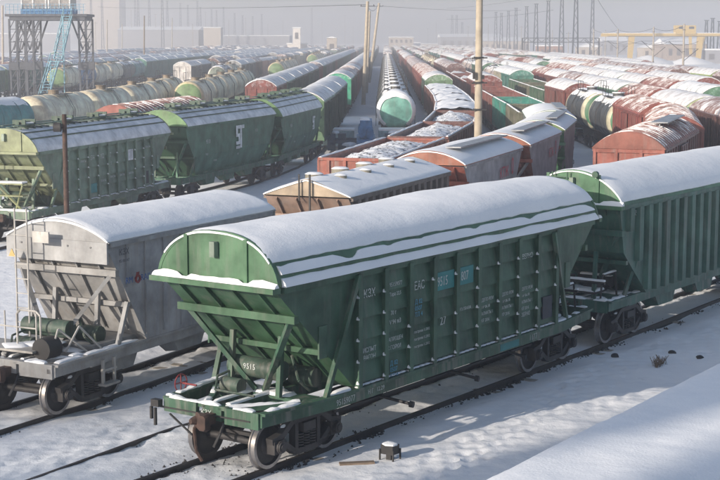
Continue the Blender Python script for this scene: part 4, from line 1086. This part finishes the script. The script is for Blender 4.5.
LMx = [(136, 49, 0), (139, 50, -4), (150, 50, -6), (163, 52, -8), (168, 50, 2), (181, 48.5, 4), (188.5, 48.5, 6), (198, 49, 2), (201, 48.5, 8), (212, 48, 10), (217, 48, 11), (224, 48, 8), (235, 48, 14), (243, 48, 16), (92, 50, -5), (103, 50, -5), (63, 52, -6), (253, 47.6, 17), (262, 47.6, 15), (312, 47, 9)]
for i, (x_, yb, yt) in enumerate(LMx):
    X_, Y_ = px(x_, yb+1.5); h = 8.36+(38.1-yt)/CAM_F*Y_
    mast(X_, Y_, h, .8, 'faint grey lattice mast, %s of the distant masts at left' % (['%s'] [0] % ORD[i].replace('nearest', 'first')), 'distant lattice masts at left')
for i, (x_, yt) in enumerate(((703, 21), (709, 19), (716, 22), (590, -6))):
    X_ = (x_-360)*560/CAM_F; mast(X_, 560, 8.36+(38.1-yt)/CAM_F*560, .8, 'grey lattice mast near the crane cab at right, %s' % ['leftmost', 'middle', 'rightmost', 'taller and apart'][i], 'lattice masts of the yard')
m = MB(); Yg = 545.; kg = Yg/CAM_F; zg = 8.36-4*kg
for z in (zg, zg+1.5): m.bar((161*kg, Yg, z), (237*kg, Yg, z), .25)
for i in range(16): m.bar(((161+i*4.75)*kg, Yg, zg+(1.5 if i % 2 else 0)), ((165.75+i*4.75)*kg, Yg, zg+(0 if i % 2 else 1.5)), .15)
for xx in (161, 237): m.bar((xx*kg, Yg, 0), (xx*kg, Yg, zg+1.5), .5)
tag(m.build('portal_girder', DARK), 'long trussed portal girder spanning tracks between the right hand masts', 'girder')

RPo = [(593, 68, 29), (617, 71, 29), (652.5, 77, 27), (682.5, 86, 24)]
wires = []
for i, (x_, yb, yt) in enumerate(RPo):
    X_, Y_ = px(x_, yb); h = 8.36+(38.1-yt)/CAM_F*Y_
    o = empty('catenary_pole', (X_, Y_, 0)); tag(o, 'concrete pole with slanting arms at right, %s' % ['farthest of four', 'second farthest of four', 'second nearest of four', 'nearest of four, before the crane cab'][i], 'pole', 'concrete poles with slanting arms')
    m = MB(); m.cyl((0, 0, -.3), (0, 0, h), .22, 10, 0, .16); m.build('shaft', CONC, o)
    m = MB()
    m.bar((0, 0, h*.52), (-2.6, 0, h*.72), .10); m.bar((0, 0, h*.40), (2.6, 0, h*.60), .10); m.bar((-2.6, 0, h*.72), (0, 0, h*.72), .05); m.bar((2.6, 0, h*.6), (0, 0, h*.6), .05)
    for z in (h*.3, h*.55, h*.9): m.cyl((0, 0, z), (0, 0, z+.1), .26, 8)
    m.build('arm', DARK, o); wires.append((X_, Y_, h))
m = MB()
def wire(a, b, sag=1.2, r=.03, n=12):
    a = Vector(a); b = Vector(b); m.tube([a+(b-a)*(i/n)-Vector((0, 0, sag*4*(i/n)*(1-i/n))) for i in range(n+1)], r, 4)
for (a, b) in zip(wires, wires[1:]):
    for dx in (-2.6, 0, 2.6): wire((a[0]+dx, a[1], a[2]*(.72 if dx else .98)), (b[0]+dx, b[1], b[2]*(.72 if dx else .98)), .8, .035)
m.build('overhead_wire', DARK); tag(bpy.data.objects['overhead_wire'], 'thin wires strung between the slanting arm poles at right', 'wire')
m = MB(); wire((28, 200, 19), (wires[1][0], wires[1][1], wires[1][2]), .6, .04); wire((60, 470, 22), (40, 700, 22), .8, .05); wire((60, 470, 17), (40, 700, 17), .8, .05); wire((.9, 193, 12.6), (-90, 520, 19), .5, .03); wire((3.4, 290, 14.5), (50, 470, 17), .5, .03); wire((.9, 193, 12.4), (3.4, 290, 14.6), .8, .03)
o = m.build('overhead_wire', DARK); tag(o, 'long faint wires crossing the sky over the yard', 'wire')

FP = [(84, 54, 12), (96, 58, 22), (132, 52, 10), (156, 52, 14), (193, 55, 24), (206, 50, 12), (229, 51, 20), (246, 50, 18), (268, 49, 24), (283, 49, 20), (322, 48, 22), (345, 48, 15), (353, 48, 26), (428, 48, 28), (436, 49, 22), (468, 52, 26), (488, 54, 24), (521, 56, 26), (552, 58, 30), (568, 60, 32), (605, 62, 30)]
for i, (x_, yb, yt) in enumerate(FP):
    X_, Y_ = px(x_, yb); pole(X_, Y_, 8.36+(38.1-yt)/CAM_F*Y_, .17, CONC, 'thin far pole, number %s from the left among the hazy poles' % ORD[i].replace('nearest', 'first'), group='thin poles across the far yard', arms=i % 2, name='far_pole')
# yellow gantry crane
X0, Y0 = px(631, 63); k_ = Y0/CAM_F
o = empty('gantry_crane', (X0, Y0, 0)); tag(o, 'yellow gantry crane with a boxy cab on its long beam, behind the wagons at right', 'crane')
m = MB(); zb_ = 8.36+(38.1-36.5)*k_; m.box(-29*k_, 110*k_, -.6, .6, zb_+.7*k_, zb_+3.2*k_); m.box(-29*k_, 110*k_, 2.4, 3.4, zb_, zb_+3.0*k_); m.build('beam', YEL, o)
for lx in (0, 68*k_):
    m = MB(); m.loft([[(lx-1.2, -.5, 0), (lx+.2, -.5, 0), (lx+.2, 1.2, 0), (lx-1.2, 1.2, 0)], [(lx-.9, -.5, zb_), (lx+1.0, -.5, zb_), (lx+1.0, 1.2, zb_), (lx-.9, 1.2, zb_)]]); m.build('leg', YEL, o)
m = MB(); m.box(43*k_, 63*k_, -1, 3, zb_+2.2*k_, zb_+11*k_); cab = m.build('cab', YEL, o)
m = MB(); m.box(46*k_, 51*k_, -1.03, -.98, zb_+7.5*k_, zb_+9.8*k_); m.box(56*k_, 61*k_, -1.03, -.98, zb_+7.5*k_, zb_+9.8*k_); m.build('window', GLASSD, cab)
m = MB(); m.bar((58*k_, 0, zb_), (59*k_, 0, 3), .9); m.bar((72*k_, 0, zb_), (66*k_, 0, 0), .5); m.build('hoist', YEL, o)
m = MB(); m.box(-29*k_, 110*k_, -.6, .6, zb_+3.2*k_, zb_+3.2*k_+.15); m.build('beam_snow', SNOW, o)

# buildings
FARW = flat('far_window', (.14, .13, .13), .4)
PALE = flat('pale_render', (.46, .40, .34), .9, 0, .15); BRICK = flat('brick_wall', (.34, .20, .15), .9); GREYW = flat('grey_panel_wall', (.28, .28, .30), .9, 0, .15)
def building(xa, xb, ybase, ytop, mat, label, roof='flat', depth=14, rows=2, cols=8, name='building', Y=None, cat='building'):
    X0, Y0 = px(xa, ybase); 
    if Y: Y0 = Y
    k = Y0/CAM_F; X0 = (xa-360)*k; X1 = (xb-360)*k; h = 8.36+(38.1-ytop)*k
    o = empty(name, ((X0+X1)/2, Y0+depth/2, 0)); tag(o, label, cat); W = (X1-X0)/2; D_ = depth/2
    m = MB(); m.box(-W, W, -D_, D_, -.2, h); m.build('wall', mat, o, smooth=False)
    m = MB()
    if roof == 'gable': rh = min(W*.35, 4); m.prism_y([(-W-.4, h), (W+.4, h), (0, h+rh)], -D_-.3, D_+.3)
    elif roof == 'ridge': rh = 2.2; m.prism_x([(-D_-.4, h), (D_+.4, h), (0, h+rh)], -W-.4, W+.4)
    else: m.box(-W-.3, W+.3, -D_-.3, D_+.3, h, h+.5)
    m.build('roof', SNOW, o, smooth=False)
    for j in range(rows):
        for i in range(cols):
            xw = -W+2*W*(i+.5)/cols; zw = h*(j+.5)/rows
            ww = W/cols*.45; hh = h/rows*.22
            m = MB(); m.box(xw-ww, xw+ww, -D_-.05, -D_+.02, zw-hh, zw+hh); m.build('window', FARW, o, smooth=False)
    return o
building(389, 413, 52, 37.5, PALE, 'low pale building closing the yard behind the tank row', rows=2, cols=5)
building(411.5, 420, 51, 43, flat('blue_grey', (.12, .15, .22)), 'dark blue grey shed beside the pale building', rows=1, cols=1)
building(421, 455, 49, 44, PALE, 'long low pale shed right of the blue grey shed', rows=1, cols=8)
building(478, 528, 53, 41, PALE, 'wide pale warehouse with snowy roof behind the lattice masts', 'ridge', rows=1, cols=9, depth=30)
building(440, 500, 49, 37, GREYW, 'long grey hall in the haze left of the lattice masts', 'ridge', rows=1, cols=8, depth=40, Y=1000)
building(538, 562, 58, 46, BRICK, 'small brick building among the lattice masts', rows=1, cols=4)
building(578, 600, 57, 47, PALE, 'little gabled house left of the slanting arm poles', 'gable', rows=1, cols=3)
building(641, 663, 59, 47.5, PALE, 'gabled shed under the gantry beam', 'gable', rows=1, cols=3)
building(664, 705, 60, 44, flat('tan_wall', (.34, .27, .22)), 'tan warehouse behind the gantry crane', 'ridge', rows=1, cols=5, depth=25)
building(703, 740, 63, 50, GREYW, 'grey corrugated shed at the right edge under the crane', rows=1, cols=3)
building(600, 625, 55, 41, GREYW, 'hazy grey shed behind the slanting arm poles', 'ridge', rows=1, cols=4, Y=760)
building(84, 122, 52, -20, PALE, 'very tall pale industrial block fading in haze at left', rows=0, cols=1, Y=1100, depth=30)
building(120, 200, 50, 30, GREYW, 'long grey hall in the haze behind the left masts', 'ridge', rows=0, cols=1, Y=900, depth=40)
building(-20, 60, 50, 34, GREYW, 'hazy grey works building behind the control tower', rows=0, cols=8, Y=900, depth=40)
building(205, 222, 50, 28, PALE, 'pale angular works tower in the haze', rows=0, cols=2, Y=900)
building(225, 290, 48, 36, GREYW, 'low hazy hall between the left masts and the white signal tower', rows=0, cols=8, Y=1000, depth=40)
o = building(293.5, 301, 50, 28.5, flat('white_render', (.75, .70, .66)), 'small white signal tower with a flat cap standing over the far wagons', rows=2, cols=1, Y=640, depth=3.5, name='signal_tower', cat='tower')
building(288, 307, 50, 44, flat('white_render2', (.75, .70, .66)), 'low white annexe at the foot of the signal tower', rows=1, cols=3, Y=646, depth=6)
building(327, 337, 50, 38, PALE, 'small pale hut with snowy roof right of the signal tower', 'gable', rows=1, cols=1, Y=620, depth=6)
# snow heaps before the crane
for i, (x_, yb, hw, hh, lb) in enumerate(((648, 64, 9, 3.0, 'big snow heap under the gantry beam'), (690, 64, 8, 2.6, 'pointed snow heap left of the second gantry leg'), (605, 62, 12, 2.2, 'low snow bank left of the gantry crane'))):
    X_, Y_ = px(x_, yb); m = MB(); rr = []
    for f in (1, .8, .5, .2, .02):
        rr.append([(hw*f*math.cos(a*math.pi/8)*(1+.15*math.sin(a*3+i)), hw*.8*f*math.sin(a*math.pi/8), hh*(1-f**1.3)-.1) for a in range(16)])
    m.loft(rr); o = m.build('snow_heap', SNOW); o.location = (X_, Y_, 0); tag(o, lb, 'snow heap')

# control tower on legs over the tracks
Yt = 190.; k = Yt/CAM_F
def zx(x_): return (x_-360)*k
def zz(y_): return CAM_H+(38.1-y_)*k
ct = empty('control_tower', (zx(52), Yt, 0)); tag(ct, 'control tower on steel lattice legs with a blue banded cabin, upper left', 'tower'); o0 = zx(52)
STL = flat('tower_steel', (.07, .075, .09), .6)
zp = zz(17)
m = MB(); m.box(zx(13)-o0, zx(93)-o0, -2.4, 3.2, zp, zp+.3); m.box(zx(17)-o0, zx(91)-o0, -2.2, 3, zp-.5, zp); m.build('deck', STL, ct)
for (xa) in (20, 36, 88):
    m = MB(); c = zx(xa)-o0
    for y in (-2, 2.6):
        for d in (-.45, .45): m.bar((c+d, y, zp-.3), (c+d*.9, y, -.2), .22)
        for q_ in range(7):
            z0 = q_*zp/7; m.bar((c-.45, y, z0), (c+.45, y, z0+zp/7), .09); m.bar((c-.45, y, z0), (c+.45, y, z0), .08)
        m.box(c-.6, c+.6, y-.3, y+.3, 4.4, 5.4)
    m.bar((c, -2, zp*.6), (c, 2.6, zp*.6), .15); m.bar((c, -2, zp*.25), (c, 2.6, zp*.75), .1); m.build('leg', STL, ct)
m = MB()
for c, s in ((20, 1), (36, -1), (36, 1), (88, -1)): m.bar((zx(c)-o0, -2, zp*.63), (zx(c+s*11)-o0, -2, zp-.3), .2); m.bar((zx(c)-o0, 2.6, zp*.63), (zx(c+s*11)-o0, 2.6, zp-.3), .2)
m.bar((zx(20)-o0, -2, zp*.72), (zx(36)-o0, -2, zp*.72), .12); m.build('brace', STL, ct)
m = MB(); m.box(zx(28)-o0, zx(77)-o0, -2, 2.6, zp+.3, zz(9.5)); m.build('blue_band', BLUE, ct)
m = MB(); m.box(zx(29)-o0, zx(76)-o0, -1.9, 2.5, zz(9.5), zz(-8)); cabn = m.build('cabin', flat('cabin_glass', (.28, .26, .25), .3), ct)
m = MB(); m.box(zx(26)-o0, zx(79)-o0, -2.2, 2.9, zz(-8), zz(-10)); m.build('roof', SNOW, ct)
m = MB()
for xa in (29, 40, 52.5, 55.5, 66, 76): m.box(zx(xa)-o0-.08, zx(xa)-o0+.08, -1.98, -1.9, zz(9.5), zz(-8))
m.build('window_frame', flat('cabin_frame', (.6, .6, .6)), cabn)
m = MB()
for xa in list(range(14, 93, 4)): m.bar((zx(xa)-o0, -2.4, zp+.3), (zx(xa)-o0, -2.4, zp+1.5), .05)
for q_ in (.8, 1.15, 1.5): m.bar((zx(14)-o0, -2.4, zp+q_), (zx(92)-o0, -2.4, zp+q_), .05)
m.build('railing', flat('rail_blue', (.15, .30, .42)), ct)
m = MB(); SB = flat('stair_blue', (.17, .33, .40))
def stair(x0_, z0_, x1_, z1_, ya, yb):
    for d in (-.5, .5): m.bar((x0_+d, ya, z0_), (x1_+d, yb, z1_), .12, .22); m.bar((x0_+d, ya, z0_+1), (x1_+d, yb, z1_+1), .07)
    n = 16
    for i in range(n+1):
        t = i/n; xx = x0_+(x1_-x0_)*t; z_ = z0_+(z1_-z0_)*t; y = ya+(yb-ya)*t; m.box(xx-.5, xx+.5, y-.12, y+.12, z_-.04, z_+.04)
        if i % 3 == 0:
            for d in (-.5, .5): m.bar((xx+d, y, z_), (xx+d, y, z_+1), .05)
stair(zx(75)-o0, zp, zx(68)-o0, zz(58), -2.6, -5.0); stair(zx(66)-o0, zz(60), zx(57)-o0, 0, -5.6, -9)
m.box(zx(60)-o0, zx(74)-o0, -5.8, -4.8, zz(61), zz(60)); m.bar((zx(61)-o0, -5.2, 0), (zx(61)-o0, -5.2, zz(61)), .14); m.bar((zx(74)-o0, -5.2, 0), (zx(74)-o0, -5.2, zp), .14)
m.build('stair', SB, ct)

# blue rail brake unit between the tracks, with snow on it
o = empty('rail_brake', (.45, 113, 0)); o.scale = (1, 1.6, 1.7); tag(o, 'snow dusted blue rail brake machine on the empty track before the mint green tank', 'track machine')
m = MB(); m.box(-.7, .7, -2.5, 2.5, .1, .55); m.box(-.45, .45, -1.2, 1.0, .55, 1.35); m.cyl((-.3, -1.4, .9), (-.3, .8, .9), .3, 10); m.cyl((.3, -1.4, .8), (.3, .8, .8), .28, 10); m.build('housing', BLUE, o)
m = MB()
for x in (-2.6, -1.8, 1.7, 2.4): m.box(x-.3, x+.3, -.5, .4, 0, .75); m.bar((x, -1.3, .3), (x, 1.4, .3), .12)
m.bar((-2.7, -.8, .4), (2.6, -.8, .4), .14); m.bar((-2.7, .9, .4), (2.6, .9, .4), .14); m.build('cylinder_unit', flat('navy', (.03, .06, .11)), o)
m = MB(); m.box(-4.5, -.9, 1.6, 3.2, .1, .75); m.box(1.0, 5.2, 1.6, 3.2, .1, .75); m.build('cover', flat('pale_blue', (.25, .38, .42)), o)
m = MB(); m.box(-4.5, -.9, 1.62, 3.18, .75, .82); m.box(1.0, 5.2, 1.62, 3.18, .75, .82); snowbits(m, [(-.1, -.2, 1.35, .45, .8, .12), (-2.3, 0, .75, .35, .4, .1), (2.1, 0, .75, .5, .4, .1), (-1.2, -1.6, .3, .5, .5, .15)]); m.build('snow_patch', SNOW, o)

# little track box on legs and a plank in the foreground
X_, Y_ = px(390, 458)
o = empty('track_box', (X_, Y_, -.02), R(-35)); o.scale = (.72, .72, .72); tag(o, 'small black box on short legs with a snow cap, in the foreground snow', 'signal box')
m = MB(); m.box(-.2, .2, -.17, .17, .16, .42); m.build('box_body', DARK, o)
m = MB()
for a in (-.22, .22):
    for b in (-.18, .18): m.bar((a, b, -.12), (a, b, .3), .04)
m.box(-.08, .08, -.08, .08, -.1, .16); m.build('leg', DARK, o)
m = MB(); snowbits(m, [(0, 0, .42, .24, .2, .07)]); m.build('snow_patch', SNOW, o)
X_, Y_ = px(357, 463); m = MB(); m.bar((-.35, 0, 0), (.35, .05, 0), .14, .06); o = m.build('wooden_plank', WOOD); o.location = (X_, Y_, -.02); o.rotation_euler.z = R(5); tag(o, 'short weathered plank lying in the snow left of the small black box', 'plank')
m = MB()
for (x_, y_) in ((658, 365), (656, 366), (662, 363)):
    X_, Y_ = px(x_, y_)
    for k in range(26):
        a = random.uniform(0, 6.28); l = random.uniform(.1, .25); m.cyl((X_+random.gauss(0, .06), Y_+random.gauss(0, .06), -.1), (X_+math.cos(a)*l*.7, Y_+math.sin(a)*l*.7, l*.9), .006, 3)
o = m.build('dry_shrub', flat('dry_twig', (.16, .11, .07))); tag(o, 'tuft of dry weeds poking through snow right of the near train', 'shrub')
m = MB()
for (x_, y_) in ((615, 355), (700, 357), (672, 352)):
    X_, Y_ = px(x_, y_); snowbits(m, [(X_, Y_, -.05, .12, .1, .1)])
o = m.build('dirt_clod', DARK); tag(o, 'dark clods lying on the snow beside the near train', 'clod')

# snowy flat roof of a shed beside the near track
def T_(u, v): return (AX+ca*u+sa*v, AY+sa*u-ca*v)
zr = 2.6
ax_, ay_ = px(460, 480, zr+.22); bx_, by_ = px(720, 355, zr+.22)
dx, dy = bx_-ax_, by_-ay_; L = math.hypot(dx, dy); dx /= L; dy /= L; ang = math.atan2(dy, dx)
o = empty('track_shed', (ax_-dx*5, ay_-dy*5, 0), ang); tag(o, 'flat snow covered shed roof filling the lower right corner', 'shed')
LL = 30; WW = 6.5
m = MB(); m.box(.3, LL-.3, -WW+.3, -.3, -.2, zr-.15); m.build('wall', paint((.3, .28, .26)), o, smooth=False)
m = MB(); m.box(0, LL, -WW, -.04, zr-.15, zr); m.build('roof_deck', CONC, o, smooth=False)
m = MB(); nx, ny = 300, 30; rr = []
for i in range(nx+1):
    x = LL*i/nx; ring = []
    for j in range(ny+1):
        y = -WW*j/ny; ed = min(1, j*.7+.25, (ny-j)*.7+.25); z = zr+.2*ed+.03*fbm(x*.25, y*.5)+.012*fbm(x*1.5, y*1.5)-.03*math.exp(-((y+2.4-.02*x)/.12)**2)
        ring.append((x, y+(.05*fbm(x*1.1, 3)+.03*fbm(x*5, 8))*(j < 3), z))
    rr.append(ring+[(x, -WW, zr), (x, 0, zr)])
m.loft(rr); m.build('roof_snow', SNOW, o)

# ------------------------------------------------------------------ unseen blocks and bare trees, added behind on the left to shade the foreground
sh = Vector((-.75, -.66)).normalized(); pe_ = Vector((.66, -.75)).normalized()
def UP(u, t): return pe_*u+sh*t   # u across the sun's direction, t towards the sun
def add_shade_block(u0, u1, t, h, lb):
    c = UP((u0+u1)/2, t); o = empty('shade_block', (c.x, c.y, 0), math.atan2(pe_.y, pe_.x)); tag(o, lb, 'building')
    W = (u1-u0)/2; m = MB(); m.box(-W, W, -6, 6, -.2, h); m.build('wall', GREYW, o, smooth=False)
    m = MB(); m.box(-W-.3, W+.3, -6.3, 6.3, h, h+.4); m.build('roof', SNOW, o, smooth=False)
    for f in range(int(h/3)):
        for k in range(int(2*W/3)):
            m = MB()
            x = -W+1.5+3*k; z = 1.5+3*f
            for y in (-6.04, 6.04): m.box(x-.7, x+.7, y-.03, y+.03, z-.7, z+.7)
            m.build('window', GLASSD, o, smooth=False)
add_shade_block(-20.4, -13.2, 57, 27, 'narrow unseen block added behind the viewer to shade the foreground')  # gap before the next added block lets a strip of sun through
add_shade_block(-11.6, 16, 57, 27, 'long unseen block added behind the viewer to shade the foreground')
def shade_tree(u, t, h, seed, label):  # added out of view so its branches break up the foreground shade
    rnd = random.Random(seed); c = UP(u, t); o = empty('shade_tree', (c.x, c.y, 0)); tag(o, label, 'tree', 'unseen bare trees added behind the viewer for shade')
    tr = MB(); cr = MB()
    def br(p, d, l, r, lev):
        q = p+d*l; (tr if lev < 2 else cr).cyl(p, q, r, 6 if lev < 3 else 3, 0, r*.7, False)
        if lev >= 6: return
        for k in range(3 if lev < 5 else 3):
            dd = (d+Vector((rnd.gauss(0, .5), rnd.gauss(0, .5), rnd.gauss(.05, .3)))).normalized(); br(q if k else p+d*l*.75, dd, l*rnd.uniform(.66, .85), r*.62, lev+1)
    br(Vector((0, 0, -.2)), Vector((0, 0, 1)), h*.27, .3, 0)
    tr.build('trunk', BARK, o); cr.build('crown', BARK, o)
for i, (u, t, h) in enumerate(((-21.6, 49, 23), (-24.5, 47, 24), (-27.5, 51, 25), (-31, 47, 23), (-34.5, 52, 21))):
    shade_tree(u, t, h, 50+i, '%s leafless tree beside the apartment block behind the viewer' % ['first', 'second', 'third', 'fourth', 'fifth'][i])

# ------------------------------------------------------------------ haze
m = MB(); m.box(-1300, 1300, -400, 2400, -1.3, 46)
hz = m.build('haze', [], None, smooth=False); hm = bpy.data.materials.new('haze'); hm.use_nodes = True; t = hm.node_tree
t.nodes.remove(t.nodes['Principled BSDF']); pv = t.nodes.new('ShaderNodeVolumePrincipled'); pv.inputs['Color'].default_value = (.90, .873, .875, 1); pv.inputs['Density'].default_value = .0014; pv.inputs['Anisotropy'].default_value = .35
t.links.new(pv.outputs[0], t.nodes['Material Output'].inputs['Volume']); hz.data.materials.append(hm); tag(hz, 'pale frosty haze over the yard', None, None, 'stuff')
